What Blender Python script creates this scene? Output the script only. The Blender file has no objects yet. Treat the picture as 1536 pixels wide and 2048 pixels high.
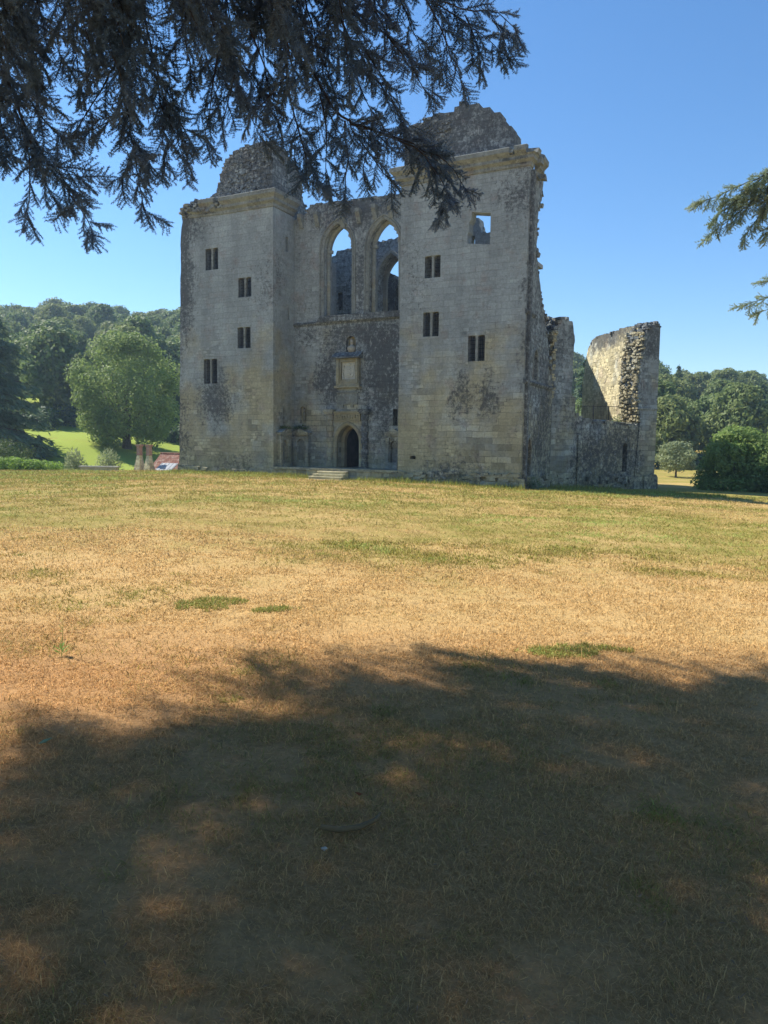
import bpy, math, random
import numpy as np
from mathutils import Vector, Matrix, geometry
R = math.radians
random.seed(7); rng = np.random.default_rng(11)
S = bpy.context.scene
col = S.collection

# ------------------------------------------------------------------ camera
F = 1479.0; PITCH = R(5.45); ROLL = 0.012
EYE = Vector((0, 0, 1.6))
fw = Vector((0, math.cos(PITCH), -math.sin(PITCH))); up0 = Vector((0, math.sin(PITCH), math.cos(PITCH)))
rt0 = Vector((1, 0, 0))
rt = rt0 * math.cos(ROLL) + up0 * math.sin(ROLL); up = up0 * math.cos(ROLL) - rt0 * math.sin(ROLL)
cd = bpy.data.cameras.new('camera'); cam = bpy.data.objects.new('camera', cd); col.objects.link(cam)
cd.sensor_fit = 'VERTICAL'; cd.sensor_height = 36; cd.lens = 36 * F / 2048; cd.clip_end = 5000; cd.clip_start = .05
M = Matrix.Identity(4)
for i in range(3): M[i][0], M[i][1], M[i][2], M[i][3] = rt[i], up[i], -fw[i], EYE[i]
cam.matrix_world = M
S.camera = cam
# ------------------------------------------------------------------ sky, sun, exposure
SUN_AZ = R(62); SUN_EL = R(48)
SD = Vector((-math.sin(SUN_AZ) * math.cos(SUN_EL), math.cos(SUN_AZ) * math.cos(SUN_EL), math.sin(SUN_EL)))
W = bpy.data.worlds.new("World"); S.world = W; W.use_nodes = True
wn = W.node_tree; sky = wn.nodes.new('ShaderNodeTexSky'); sky.sky_type = 'NISHITA'; sky.sun_disc = False
sky.sun_elevation = SUN_EL; sky.sun_rotation = -SUN_AZ; sky.air_density = 1.0; sky.dust_density = 0.0; sky.ozone_density = 4.0
bg = wn.nodes['Background']; bg.inputs['Strength'].default_value = 0.105
hs = wn.nodes.new('ShaderNodeHueSaturation'); hs.inputs['Saturation'].default_value = 1.18
wn.links.new(sky.outputs[0], hs.inputs['Color']); wn.links.new(hs.outputs[0], bg.inputs[0])
sl = bpy.data.lights.new('sun', 'SUN'); sl.energy = 5.0; sl.angle = R(.5); sl.color = (1, .93, .82)
so = bpy.data.objects.new('sun', sl); col.objects.link(so); so.rotation_mode = 'QUATERNION'; so.rotation_quaternion = SD.to_track_quat('Z', 'Y')
S.view_settings.view_transform = 'Standard'; S.view_settings.look = 'None'; S.view_settings.gamma = 1
S.view_settings.exposure = 0.85
S.cycles.max_bounces = 6; S.cycles.diffuse_bounces = 3; S.cycles.transmission_bounces = 3; S.cycles.glossy_bounces = 2

# ------------------------------------------------------------------ helpers
def ray(px, py): return fw + rt * ((px - 768) / F) - up * ((py - 1024) / F)
def at(px, py, Y):                       # the world point Y metres ahead seen at that pixel
    d = ray(px, py); return EYE + d * (Y / d.y)

def tag(o, label=None, cat=None, group=None, kind=None):
    if label: o['label'] = label
    if cat: o['category'] = cat
    if group: o['group'] = group
    if kind: o['kind'] = kind
    return o
def empty(name, loc, rz=0, parent=None):
    o = bpy.data.objects.new(name, None); col.objects.link(o); o.location = loc; o.rotation_euler = (0, 0, rz)
    o.empty_display_size = .3
    if parent: o.parent = parent
    return o

class MB:
    """collects vertices and faces, then links them as ONE mesh object"""
    def __init__(s): s.v = []; s.f = []
    def add(s, vs, fs):
        b = len(s.v); s.v += [tuple(p) for p in vs]; s.f += [tuple(i + b for i in f) for f in fs]
    def box(s, x0, x1, y0, y1, z0, z1, j=0.0):
        r = lambda: random.uniform(-j, j) if j else 0
        vs = [(x + r(), y + r(), z + r()) for z in (z0, z1) for y in (y0, y1) for x in (x0, x1)]
        s.add(vs, [(0, 2, 3, 1), (4, 5, 7, 6), (0, 1, 5, 4), (2, 6, 7, 3), (0, 4, 6, 2), (1, 3, 7, 5)])
    def wall(s, outline, holes, y0, y1, P=lambda x, y, z: (x, y, z)):
        """outline and holes in (x,z), pushed from y0 to y1"""
        loops = [outline] + list(holes)
        flat = [p for l in loops for p in l]
        tris = geometry.tessellate_polygon([[Vector((p[0], p[1], 0)) for p in l] for l in loops])
        n = len(flat)
        vs = [P(p[0], y0, p[1]) for p in flat] + [P(p[0], y1, p[1]) for p in flat]
        fs = []
        for t in tris:
            a, b, c = (Vector(flat[i]) for i in t)
            ar = (b.x - a.x) * (c.y - a.y) - (b.y - a.y) * (c.x - a.x)
            if abs(ar) < 1e-9: continue
            if ar < 0: t = t[::-1]
            fs.append(tuple(t)); fs.append(tuple(i + n for i in t[::-1]))
        o = 0
        for k, l in enumerate(loops):
            m = len(l); ar = sum(l[i][0] * l[(i + 1) % m][1] - l[(i + 1) % m][0] * l[i][1] for i in range(m))
            for i in range(m):
                a, b = o + i, o + (i + 1) % m
                q = (a, a + n, b + n, b)
                if (ar < 0) != (k > 0): q = q[::-1]
                fs.append(q)
            o += m
        s.add(vs, fs)
    def sweep(s, path, dirs, prof, updir=None, closed_ends=True):
        """profile (d,e): d along dirs[i], e along updir (z by default)"""
        U = Vector(updir) if updir else Vector((0, 0, 1)); m = len(prof); vs = []; fs = []
        for p, d in zip(path, dirs):
            for a, b in prof: vs.append(Vector(p) + Vector(d) * a + U * b)
        for i in range(len(path) - 1):
            for k in range(m):
                k2 = (k + 1) % m
                fs.append((i * m + k, i * m + k2, (i + 1) * m + k2, (i + 1) * m + k))
        fs.append(tuple(range(m))[::-1]); fs.append(tuple((len(path) - 1) * m + k for k in range(m)))
        s.add(vs, fs)
    def tube(s, pts, rad, n=8, cap=True):
        pts = [Vector(p) for p in pts]; vs = []; fs = []
        for i, p in enumerate(pts):
            t = (pts[min(i + 1, len(pts) - 1)] - pts[max(i - 1, 0)]).normalized()
            a = t.orthogonal().normalized() if i == 0 else (a - t * a.dot(t)).normalized()
            b = t.cross(a)
            for k in range(n):
                an = 2 * math.pi * k / n; vs.append(p + (a * math.cos(an) + b * math.sin(an)) * rad[i])
        for i in range(len(pts) - 1):
            for k in range(n):
                fs.append((i * n + k, i * n + (k + 1) % n, (i + 1) * n + (k + 1) % n, (i + 1) * n + k))
        if cap:
            fs.append(tuple(range(n))[::-1]); fs.append(tuple((len(pts) - 1) * n + k for k in range(n)))
        s.add(vs, fs)
    def lathe(s, prof, c, n=16, sx=1, sy=1):
        vs = []; fs = []
        for r, z in prof:
            for k in range(n):
                an = 2 * math.pi * k / n; vs.append((c[0] + r * sx * math.cos(an), c[1] + r * sy * math.sin(an), c[2] + z))
        for i in range(len(prof) - 1):
            for k in range(n): fs.append((i * n + k, i * n + (k + 1) % n, (i + 1) * n + (k + 1) % n, (i + 1) * n + k))
        fs.append(tuple(range(n))[::-1]); fs.append(tuple((len(prof) - 1) * n + k for k in range(n)))
        s.add(vs, fs)
    def stone(s, c, sx, sy, sz):
        """one irregular block"""
        a = random.uniform(-.5, .5); ca, sa = math.cos(a), math.sin(a); vs = []
        for z in (-1, 1):
            for y in (-1, 1):
                for x in (-1, 1):
                    q = (x * sx * random.uniform(.6, 1.05), y * sy * random.uniform(.6, 1.05), z * sz * random.uniform(.6, 1.05))
                    vs.append((c[0] + q[0] * ca - q[2] * sa * .5, c[1] + q[1], c[2] + q[2] * ca + q[0] * sa * .35))
        s.add(vs, [(0, 2, 3, 1), (4, 5, 7, 6), (0, 1, 5, 4), (2, 6, 7, 3), (0, 4, 6, 2), (1, 3, 7, 5)])
    def build(s, name, mat, parent=None, smooth=False, uv=True):
        me = bpy.data.meshes.new(name); me.from_pydata(s.v, [], s.f); me.update()
        if uv: box_uv(me)
        if smooth: me.shade_smooth()
        if mat: me.materials.append(mat)
        o = bpy.data.objects.new(name, me); col.objects.link(o)
        if parent: o.parent = parent
        return o

def box_uv(me):
    uvl = me.uv_layers.new(name='UVMap'); nl = len(me.loops)
    co = np.empty(len(me.vertices) * 3); me.vertices.foreach_get('co', co); co = co.reshape(-1, 3)
    li = np.empty(nl, int); me.loops.foreach_get('vertex_index', li)
    nor = np.empty(len(me.polygons) * 3); me.polygons.foreach_get('normal', nor); nor = np.abs(nor.reshape(-1, 3))
    tot = np.empty(len(me.polygons), int); me.polygons.foreach_get('loop_total', tot)
    st = np.empty(len(me.polygons), int); me.polygons.foreach_get('loop_start', st)
    fn = np.empty((nl, 3)); 
    idx = np.repeat(np.arange(len(tot)), tot); order = np.concatenate([np.arange(a, a + b) for a, b in zip(st, tot)]) if len(tot) else np.array([], int)
    fn[order] = nor[idx]
    P = co[li]; ax = fn.argmax(1)
    u = np.where(ax == 0, P[:, 1] + 3.3, P[:, 0]); v = np.where(ax == 2, P[:, 1], P[:, 2])
    uvl.data.foreach_set('uv', np.stack([u, v], 1).ravel())

def fast_mesh(name, V, faces_n, idx, mat, parent=None, attr=None, normals=None):
    """V (n,3); faces_n: corners per face; idx: flat corner indices"""
    me = bpy.data.meshes.new(name)
    me.vertices.add(len(V)); me.vertices.foreach_set('co', np.asarray(V, np.float32).ravel())
    me.loops.add(len(idx)); me.loops.foreach_set('vertex_index', np.asarray(idx, np.int32))
    faces_n = np.asarray(faces_n, np.int32); me.polygons.add(len(faces_n))
    st = np.concatenate([[0], np.cumsum(faces_n)[:-1]]).astype(np.int32); me.polygons.foreach_set('loop_start', st)
    if attr is not None:
        for k, a in attr.items():
            at_ = me.attributes.new(k, 'FLOAT', 'POINT'); at_.data.foreach_set('value', np.asarray(a, np.float32))
    me.update(calc_edges=True)
    if mat: me.materials.append(mat)
    o = bpy.data.objects.new(name, me); col.objects.link(o)
    if parent: o.parent = parent
    return o

# ------------------------------------------------------------------ materials
class B:
    def __init__(s, name, rough=.9):
        s.m = bpy.data.materials.new(name); s.m.use_nodes = True; s.t = s.m.node_tree; s.N = s.t.nodes; s.L = s.t.links
        s.bsdf = s.N['Principled BSDF']; s.bsdf.inputs['Roughness'].default_value = rough; s.bsdf.inputs['Specular IOR Level'].default_value = .15
        s.tc = s.N.new('ShaderNodeTexCoord'); s.obj = s.tc.outputs['Object']; s.uv = s.tc.outputs['UV']
    def put(s, sock, v):
        if isinstance(v, bpy.types.NodeSocket): s.L.new(v, sock)
        elif isinstance(v, (tuple, list)) and sock.type == 'RGBA' and len(v) == 3: sock.default_value = (*v, 1)
        else: sock.default_value = v
    def noise(s, vec, scale, detail=3, rough=.55, out=0, dist=0):
        n = s.N.new('ShaderNodeTexNoise'); s.put(n.inputs['Vector'], vec); n.inputs['Scale'].default_value = scale
        n.inputs['Detail'].default_value = detail; n.inputs['Roughness'].default_value = rough; n.inputs['Distortion'].default_value = dist
        return n.outputs[out]
    def math(s, op, a, b=0.0, c=0.0, clamp=False):
        n = s.N.new('ShaderNodeMath'); n.operation = op; n.use_clamp = clamp
        s.put(n.inputs[0], a); s.put(n.inputs[1], b); s.put(n.inputs[2], c); return n.outputs[0]
    def vmath(s, op, a, b=(0, 0, 0)):
        n = s.N.new('ShaderNodeVectorMath'); n.operation = op; s.put(n.inputs[0], a); s.put(n.inputs[1], b)
        return n.outputs['Value'] if op in ('LENGTH', 'DOT_PRODUCT') else n.outputs[0]
    def step(s, v, a, b):                    # smooth 0..1 between a and b
        n = s.N.new('ShaderNodeMapRange'); n.interpolation_type = 'SMOOTHSTEP'
        s.put(n.inputs['Value'], v); n.inputs['From Min'].default_value = a; n.inputs['From Max'].default_value = b
        return n.outputs[0]
    def mix(s, f, a, b, mode='MIX'):
        n = s.N.new('ShaderNodeMix'); n.data_type = 'RGBA'; n.blend_type = mode
        s.put(n.inputs[0], f); s.put(n.inputs[6], a); s.put(n.inputs[7], b); return n.outputs[2]
    def sep(s, v):
        n = s.N.new('ShaderNodeSeparateXYZ'); s.put(n.inputs[0], v); return n.outputs
    def bump(s, h, strength=.6, dist=.02):
        n = s.N.new('ShaderNodeBump'); s.put(n.inputs['Height'], h); n.inputs['Strength'].default_value = strength; n.inputs['Distance'].default_value = dist
        s.L.new(n.outputs[0], s.bsdf.inputs['Normal']); return n.outputs[0]
    def color(s, c): s.put(s.bsdf.inputs['Base Color'], c)

def stone_mat(name, tan=.5, dark=0.0, blobs=(), brick=(.62, .34), relief=1.0, base_z=0.0, moss=.0, plaster=.5, gain=1.0):
    b = B(name, .92)
    P = b.obj; z = b.sep(P)[2]
    wob = b.vmath('SCALE', b.vmath('SUBTRACT', b.noise(P, 1.3, 3, .6, 1), (.5, .5, .5))); wob.node.inputs['Scale'].default_value = .16
    uv = b.vmath('ADD', b.uv, wob)
    def bk(w, h, off):
        n = b.N.new('ShaderNodeTexBrick'); b.put(n.inputs['Vector'], uv); n.inputs['Scale'].default_value = 1
        n.inputs['Brick Width'].default_value = w; n.inputs['Row Height'].default_value = h; n.inputs['Mortar Size'].default_value = .014
        n.inputs['Mortar Smooth'].default_value = .25; n.inputs['Color1'].default_value = (0, 0, 0, 1); n.inputs['Color2'].default_value = (1, 1, 1, 1)
        n.inputs['Mortar'].default_value = (.5, .5, .5, 1); n.offset = off; n.offset_frequency = 2
        return n.outputs['Color'], n.outputs['Fac']
    c1, f1 = bk(brick[0] * 1.35, brick[1] * 1.12, .43); c2, f2 = bk(brick[0] * .66, brick[1] * .7, .37)
    sel = b.step(b.noise(P, .42, 2), .52, .56)
    tone = b.mix(sel, c1, c2); tone = b.sep(tone)[0]
    mort = b.math('ADD', b.math('MULTIPLY', f1, b.math('SUBTRACT', 1, sel)), b.math('MULTIPLY', f2, sel))
    big = b.noise(P, .28, 4, .6)
    zt = b.math('MULTIPLY', b.math('SUBTRACT', 5.5, z), .030)         # more tan low down, greyer above
    tmask = b.step(b.math('ADD', b.math('ADD', big, zt), tan - .5), .40, .66)
    basec = b.mix(tmask, (.262, .288, .286), (.315, .29, .195))
    basec = b.mix(b.math('MULTIPLY', b.step(b.noise(P, .9, 4, .65), .52, .7), .5), basec, (.25, .205, .18))
    # each block has its own tone; rendered (plastered) areas hide it
    pl = b.step(b.math('ADD', b.math('ADD', b.noise(P, .33, 4, .65), b.math('MULTIPLY', b.math('SUBTRACT', z, 5.0), .013)), (plaster - .5)), .42, .58)
    tn = b.math('MULTIPLY', b.math('SUBTRACT', tone, .5), b.math('SUBTRACT', .7, b.math('MULTIPLY', pl, .5)))
    basec = b.mix(1.0, basec, b.math('ADD', 1.0, tn), 'MULTIPLY')
    mv = b.math('MULTIPLY', mort, b.math('SUBTRACT', .85, b.math('MULTIPLY', pl, .72)))
    mv = b.math('MULTIPLY', mv, b.step(b.noise(P, 1.1, 4, .7), .40, .60))
    basec = b.mix(mv, basec, (.10, .095, .08))
    if gain != 1: basec = b.mix(1.0, basec, (gain, gain * .97, gain * .9), 'MULTIPLY')
    grain = b.noise(P, 7, 6, .72)
    basec = b.mix(1.0, basec, b.math('ADD', .45, b.math('MULTIPLY', grain, 1.1)), 'MULTIPLY')
    wsh = b.N.new('ShaderNodeMapping'); b.put(wsh.inputs[0], P); wsh.inputs['Scale'].default_value = (1, 1, .35)
    basec = b.mix(1.0, basec, b.math('ADD', .30, b.math('MULTIPLY', b.noise(wsh.outputs[0], .55, 7, .7), 1.40)), 'MULTIPLY')
    # lichen and soot
    sc = b.N.new('ShaderNodeMapping'); b.put(sc.inputs[0], P); sc.inputs['Scale'].default_value = (1, 1, .22)
    streak = b.noise(sc.outputs[0], 1.5, 5, .7)
    zone = b.math('ADD', b.math('MULTIPLY', b.noise(P, .45, 4, .6), .8), b.math('MULTIPLY', streak, .6))
    zone = b.math('ADD', zone, dark - .95)
    wb = b.vmath('SUBTRACT', b.noise(P, .75, 4, .65, 1), (.5, .5, .5)); wb = b.vmath('MULTIPLY', wb, (3.2, 3.2, 3.2)); PB = b.vmath('ADD', P, wb)
    for (cx, cy, cz, rx, ry, rz, st) in blobs:
        d = b.vmath('LENGTH', b.vmath('DIVIDE', b.vmath('SUBTRACT', PB, (cx, cy, cz)), (rx, ry, rz)))
        zone = b.math('ADD', zone, b.math('MULTIPLY', b.math('SUBTRACT', 1, d, clamp=True), st))
    fine = b.noise(P, 4.2, 11, .8)
    dm = b.step(b.math('ADD', zone, b.math('MULTIPLY', b.math('SUBTRACT', fine, .5), 4.2)), -.02, .70)
    dm = b.math('MULTIPLY', dm, .84)
    basec = b.mix(dm, basec, (.052, .055, .058))
    wsc = b.N.new('ShaderNodeMapping'); b.put(wsc.inputs[0], P); wsc.inputs['Scale'].default_value = (1, 1, .6)
    wl = b.noise(wsc.outputs[0], 3.6, 10, .82)
    wm = b.math('MULTIPLY', b.step(wl, .53, .66), b.step(zone, -.30, .15))
    basec = b.mix(b.math('MULTIPLY', wm, .72), basec, (.42, .44, .42))
    if moss:
        mm = b.math('MULTIPLY', b.step(z, base_z + 3.2, base_z - .6), b.step(b.noise(P, 1.2, 5, .7), .42, .62))
        basec = b.mix(b.math('MULTIPLY', mm, moss), basec, (.17, .165, .07))
    b.color(basec)
    h = b.math('ADD', b.math('MULTIPLY', mort, -1.0), b.math('MULTIPLY', b.noise(P, 4, 8, .7), 1.1))
    h = b.math('ADD', h, b.math('MULTIPLY', tone, .35))
    b.bump(h, .75 * relief, .03)
    return b.m

def simple_mat(name, c1, c2, scale=4, rough=.9, bump=.3, detail=5, spec=.15):
    b = B(name, rough); b.bsdf.inputs['Specular IOR Level'].default_value = spec
    n = b.noise(b.obj, scale, detail, .65); b.color(b.mix(b.step(n, .3, .7), c1, c2))
    if bump: b.bump(n, bump, .02)
    return b.m

def leaf_mat(name, c1, c2, scale=.6, trans=.35, objvar=.0, c3=None):
    b = B(name, .6); t = b.t
    n = b.noise(b.obj, scale, 3, .6); c = b.mix(b.step(n, .35, .65), c1, c2)
    n2 = b.noise(b.obj, scale * 9, 2, .6); c = b.mix(1.0, c, b.math('ADD', .55, b.math('MULTIPLY', n2, .9)), 'MULTIPLY')
    if objvar:
        oi = b.N.new('ShaderNodeObjectInfo'); c = b.mix(b.math('MULTIPLY', oi.outputs['Random'], objvar), c, c3 or (.1, .11, .03))
    b.color(c); b.bsdf.inputs['Specular IOR Level'].default_value = .25
    tr = b.N.new('ShaderNodeBsdfTranslucent'); b.put(tr.inputs[0], c)
    mx = b.N.new('ShaderNodeMixShader'); mx.inputs[0].default_value = trans
    b.L.new(b.bsdf.outputs[0], mx.inputs[1]); b.L.new(tr.outputs[0], mx.inputs[2])
    b.L.new(mx.outputs[0], b.N['Material Output'].inputs[0])
    return b.m

# ------------------------------------------------------------------ terrain
def interp(x, pts):
    return np.interp(x, [p[0] for p in pts], [p[1] for p in pts])
def sstep(x, a, b):
    t = np.clip((x - a) / (b - a), 0, 1); return t * t * (3 - 2 * t)
XT = [(-400, -.2), (-60, 0), (-32, .08), (-16, .2), (-8, .24), (0, 0), (10, -.3), (26, -.8), (40, -1.0), (400, -1.2)]
YL = [(-80, 1.6), (0, 0), (60, -1.21), (64, -1.5), (70, -3.4), (77, -3.0), (95, -1.0), (110, 1.0)]
YR = [(-80, 1.6), (0, 0), (55, -1.11), (95, -1.6), (120, -1.2)]
def H(x, y):
    x = np.asarray(x, float); y = np.asarray(y, float)
    t = sstep(x, -16, 4)
    zl = interp(np.minimum(y, 110), YL); zr = interp(np.minimum(y, 120), YR)
    bank = sstep(y, 74, 92) * sstep(-x, 24, 41) * 2.3 * (1 - sstep(y, 120, 160)); zl = zl + bank
    r = x / np.maximum(y, 30)
    hl = interp(y, [(0, 0), (108, 0), (150, 11), (200, 23), (262, 35), (300, 39), (420, 36), (900, 40)]) * interp(r, [(-.6, .97), (-.5, .98), (-.42, 1.03), (-.28, .93), (-.1, .8)])
    hr = interp(y, [(0, 0), (118, 0), (150, 5), (200, 12.5), (262, 20.5), (300, 23), (420, 22), (900, 26)]) * interp(r, [(.1, 1.05), (.25, 1.04), (.37, .93), (.52, .80), (.7, .75)])
    z = (zl + hl) * (1 - t) + (zr + hr) * t + interp(x, XT) * (1 - .5 * sstep(y, 90, 160))
    z = z - .22 * np.exp(-(((x + 4.3) / 3.0) ** 2 + ((y - 48.4) / 2.2) ** 2))
    z = z + .035 * np.sin(x * .9 + 1.3 * np.sin(y * .31)) * np.sin(y * .53 + .7) * sstep(y, 6, 14) + .012 * np.sin(x * 3.1 + y) * np.sin(y * 2.3 - x * .7)
    return z
def Hs(x, y): return float(H(x, y))

def graded(lo, hi, n, c, k):
    t = np.linspace(-1, 1, n); s = np.sinh(t * k) / np.sinh(k)
    return np.where(s < 0, c + s * (c - lo), c + s * (hi - c))
gx = graded(-480, 480, 260, 0, 4.2); gy = graded(-100, 620, 420, 8, 4.4)
gy = np.sort(np.concatenate([gy, np.arange(50, 100, .7)]))
X, Y = np.meshgrid(gx, gy); Z = H(X, Y)
V = np.stack([X.ravel(), Y.ravel(), Z.ravel()], 1); nx = len(gx); ny = len(gy)
i = np.arange(nx - 1)[None, :] + nx * np.arange(ny - 1)[:, None]
q = np.stack([i, i + 1, i + nx + 1, i + nx], -1).reshape(-1)

def meadow_mat():
    b = B('meadow ground', .95); P = b.obj; xyz = b.sep(P); y = xyz[1]
    n1 = b.noise(P, .16, 5, .62); n2 = b.noise(P, 1.1, 5, .7); n3 = b.noise(P, 26, 5, .75)
    far = b.step(y, 6.5, 15)
    lush = b.math('ADD', b.math('MULTIPLY', far, .44), b.math('MULTIPLY', b.math('SUBTRACT', n1, .5), 1.1))
    lush = b.math('ADD', lush, b.math('MULTIPLY', b.math('SUBTRACT', n2, .5), .75))
    lush = b.math('ADD', lush, b.math('MULTIPLY', b.step(y, 34, 45), .14))
    lush = b.math('ADD', lush, b.math('MULTIPLY', b.step(y, 64, 80), .55))
    lush = b.math('SUBTRACT', lush, b.math('MULTIPLY', b.math('MULTIPLY', b.step(y, 60, 80), b.step(xyz[0], 10, 20)), .55))
    c = b.mix(b.step(y, 5.0, 7.5), (.44, .25, .105), (.54, .36, .15)); c = b.mix(b.step(lush, .0, .75), c, (.26, .225, .05))  # near straw browner: partly dry thatch, partly warmth put into the cedar's shade
    c = b.mix(b.step(lush, .62, 1.15), c, (.26, .33, .05))
    c = b.mix(1.0, c, b.math('ADD', .45, b.math('MULTIPLY', n3, 1.1)), 'MULTIPLY')
    c = b.mix(b.math('MULTIPLY', b.step(b.noise(P, 3.5, 5, .7), .56, .72), .55), c, (.16, .11, .055))
    b.color(c)
    h = b.math('ADD', b.noise(P, 60, 4, .7), b.math('MULTIPLY', b.noise(P, 9, 4, .7), 1.5))
    b.bump(h, .8, .03)
    return b.m
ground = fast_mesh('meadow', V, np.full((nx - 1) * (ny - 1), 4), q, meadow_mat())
ground.data.shade_smooth(); tag(ground, kind='structure')

# ------------------------------------------------------------------ the castle (its own frame: x along the front, y into the depth, z up; world z = local z)
A = R(27.4)
castle = empty('castle_ruin', (8.3, 44, 0), -A)
tag(castle, 'roofless pale stone castle ruin with two square towers standing across the meadow', 'castle')
def C2W(x, y, z): return Vector((8.3 + x * math.cos(A) + y * math.sin(A), 44 - x * math.sin(A) + y * math.cos(A), z))

M_tower_l = stone_mat('tower ashlar', tan=.50, dark=.06, moss=.5, base_z=-1, plaster=.58,
    blobs=[(-26.6, .4, 13, 2.0, 4, 7, 1.25), (-23.4, 0, 4.4, 3.2, 2.5, 2.8, 1.05), (-26.8, 0, 2, 1.3, 3, 7, .75), (-25.9, 0, 17.2, 2.4, 2.5, 2, .8), (-18.9, 0, 12.4, 1.6, 2, 4, .55), (-21.5, 0, -.2, 4.5, 2, 1.2, .6)])
M_tower_r = stone_mat('weathered tower ashlar', tan=.53, dark=.02, moss=.45, base_z=-1, plaster=.55,
    blobs=[(-4.2, 0, 4.4, 1.1, 1.6, 2.1, 1.0), (-2.45, 0, 4.6, 1.1, 1.6, 2.2, 1.2), (-1.0, 0, 16, 1.6, 1.6, 2.6, .8), (0, .6, 8, 1.0, 1.2, 14, .8), (-4.6, 0, -.2, 3.8, 1.6, 1.6, .8), (-7.2, 0, 12, 1.8, 2, 5, .4), (-.2, 4.5, 3, .6, 3.6, 5.5, .55)])
M_curtain = stone_mat('stained entrance wall stone', tan=.46, dark=.16, moss=.25, base_z=0, plaster=.5,
    blobs=[(-10.8, 2.6, 6.4, 2.6, 3, 5.6, 1.25), (-15.3, 2.6, 5.9, 1.5, 2, 3.0, 1.15), (-13.7, 2.6, 9.0, 3.0, 2, 1.9, .9), (-13, 2.6, 17.8, 7, 3, 2.4, .95), (-12.5, 2.6, 13, 1.6, 2, 5, .75), (-17.3, 2.6, 9, 1.5, 2, 1.2, .6), (-17, 2.6, 5, 1.4, 2, 3.2, -.45), (-11.4, 2.6, 1.2, 1.4, 1.5, 2.5, .3)])
M_top = stone_mat('blackened wall top stone', tan=.36, dark=.82, plaster=.35, relief=1.4)
M_rubble = stone_mat('rubble core', tan=.42, dark=.78, plaster=.2, relief=1.6)
M_trim = stone_mat('dressed trim stone', tan=.40, dark=.22, gain=.76, plaster=.75, brick=(.9, .5))
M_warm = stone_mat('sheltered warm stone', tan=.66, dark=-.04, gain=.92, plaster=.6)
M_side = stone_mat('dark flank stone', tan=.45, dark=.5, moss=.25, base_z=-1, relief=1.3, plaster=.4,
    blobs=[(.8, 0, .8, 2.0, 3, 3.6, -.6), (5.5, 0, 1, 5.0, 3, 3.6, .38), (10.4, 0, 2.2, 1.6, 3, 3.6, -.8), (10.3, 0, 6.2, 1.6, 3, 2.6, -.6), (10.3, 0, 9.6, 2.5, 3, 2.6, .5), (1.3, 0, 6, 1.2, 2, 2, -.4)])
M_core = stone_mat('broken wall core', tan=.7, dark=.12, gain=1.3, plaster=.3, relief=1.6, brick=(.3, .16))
M_inner = stone_mat('sunlit inner wall stone', tan=.72, dark=-.10, gain=1.6, relief=1.4, plaster=.25, brick=(.5, .3), blobs=[(7, 1.6, 11.0, 12, 4, 2.6, 1.5)])  # gain brightens the stone colour itself because this face stands in sun
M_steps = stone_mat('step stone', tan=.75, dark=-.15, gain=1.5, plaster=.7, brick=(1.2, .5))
M_dark = simple_mat('dark passage lining', (.05, .05, .05), (.09, .085, .08), 2)  # near-black lining of the entrance passage
M_iron = simple_mat('window iron', (.02, .022, .025), (.045, .045, .05), 8, .6, .1)

def ragged(pts, step=.42, jz=.10, jx=.08, block=True):
    """a broken wall head: the line through pts as uneven courses of blocks"""
    out = []
    for (x0, z0), (x1, z1) in zip(pts, pts[1:]):
        L = math.hypot(x1 - x0, z1 - z0); n = max(1, int(L / step))
        for k in range(n):
            t = k / n; x = x0 + (x1 - x0) * t; z = z0 + (z1 - z0) * t
            if k: x += random.uniform(-jx, jx); z += random.uniform(-jz, jz)
            out.append((x, z))
            if block and abs(x1 - x0) > .25 * L and k < n:
                t2 = (k + random.uniform(.55, .9)) / n
                out.append((x0 + (x1 - x0) * t2, z + random.uniform(-.03, .03)))
    out.append(pts[-1]); return out
def scatter_stones(mb, pts, y0, y1, n, s=(.12, .3), below=.12, P=lambda x, y, z: (x, y, z)):
    """loose blocks along a broken head"""
    seg = [(a, b, math.hypot(b[0] - a[0], b[1] - a[1])) for a, b in zip(pts, pts[1:])]
    for _ in range(n):
        a, b, l = random.choices(seg, [q[2] for q in seg])[0]; t = random.random()
        x = a[0] + (b[0] - a[0]) * t; z = a[1] + (b[1] - a[1]) * t; y = random.uniform(y0, y1)
        k = random.uniform(*s); mb.stone(P(x, y, z - below * random.random()), k * random.uniform(.7, 1.2), k * .8, k * random.uniform(.35, .7))

def arch(x0, x1, z0, zs, za, n=9):
    """pointed or round arch opening as an (x,z) loop, anticlockwise from the lower left"""
    w = (x1 - x0) / 2; h = za - zs; xm = (x0 + x1) / 2
    Rr = (w * w + h * h) / (2 * w) if h > w * .999 else None
    pts = [(x0, z0), (x1, z0)]
    if Rr:
        cx = x1 - Rr
        a1 = math.atan2(h, xm - cx)
        for k in range(n + 1):
            a = a1 * k / n; pts.append((cx + Rr * math.cos(a), zs + Rr * math.sin(a)))
        cx = x0 + Rr
        for k in range(n - 1, -1, -1):
            a = math.pi - a1 * k / n; pts.append((cx + Rr * math.cos(a), zs + Rr * math.sin(a)))
    else:
        for k in range(2 * n + 1):
            a = math.pi * k / (2 * n); c = math.cos(a); s_ = math.sin(a)
            pts.append((xm + w * math.copysign(abs(c) ** .7, c), zs + h * abs(s_) ** .7))
    return pts
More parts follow.
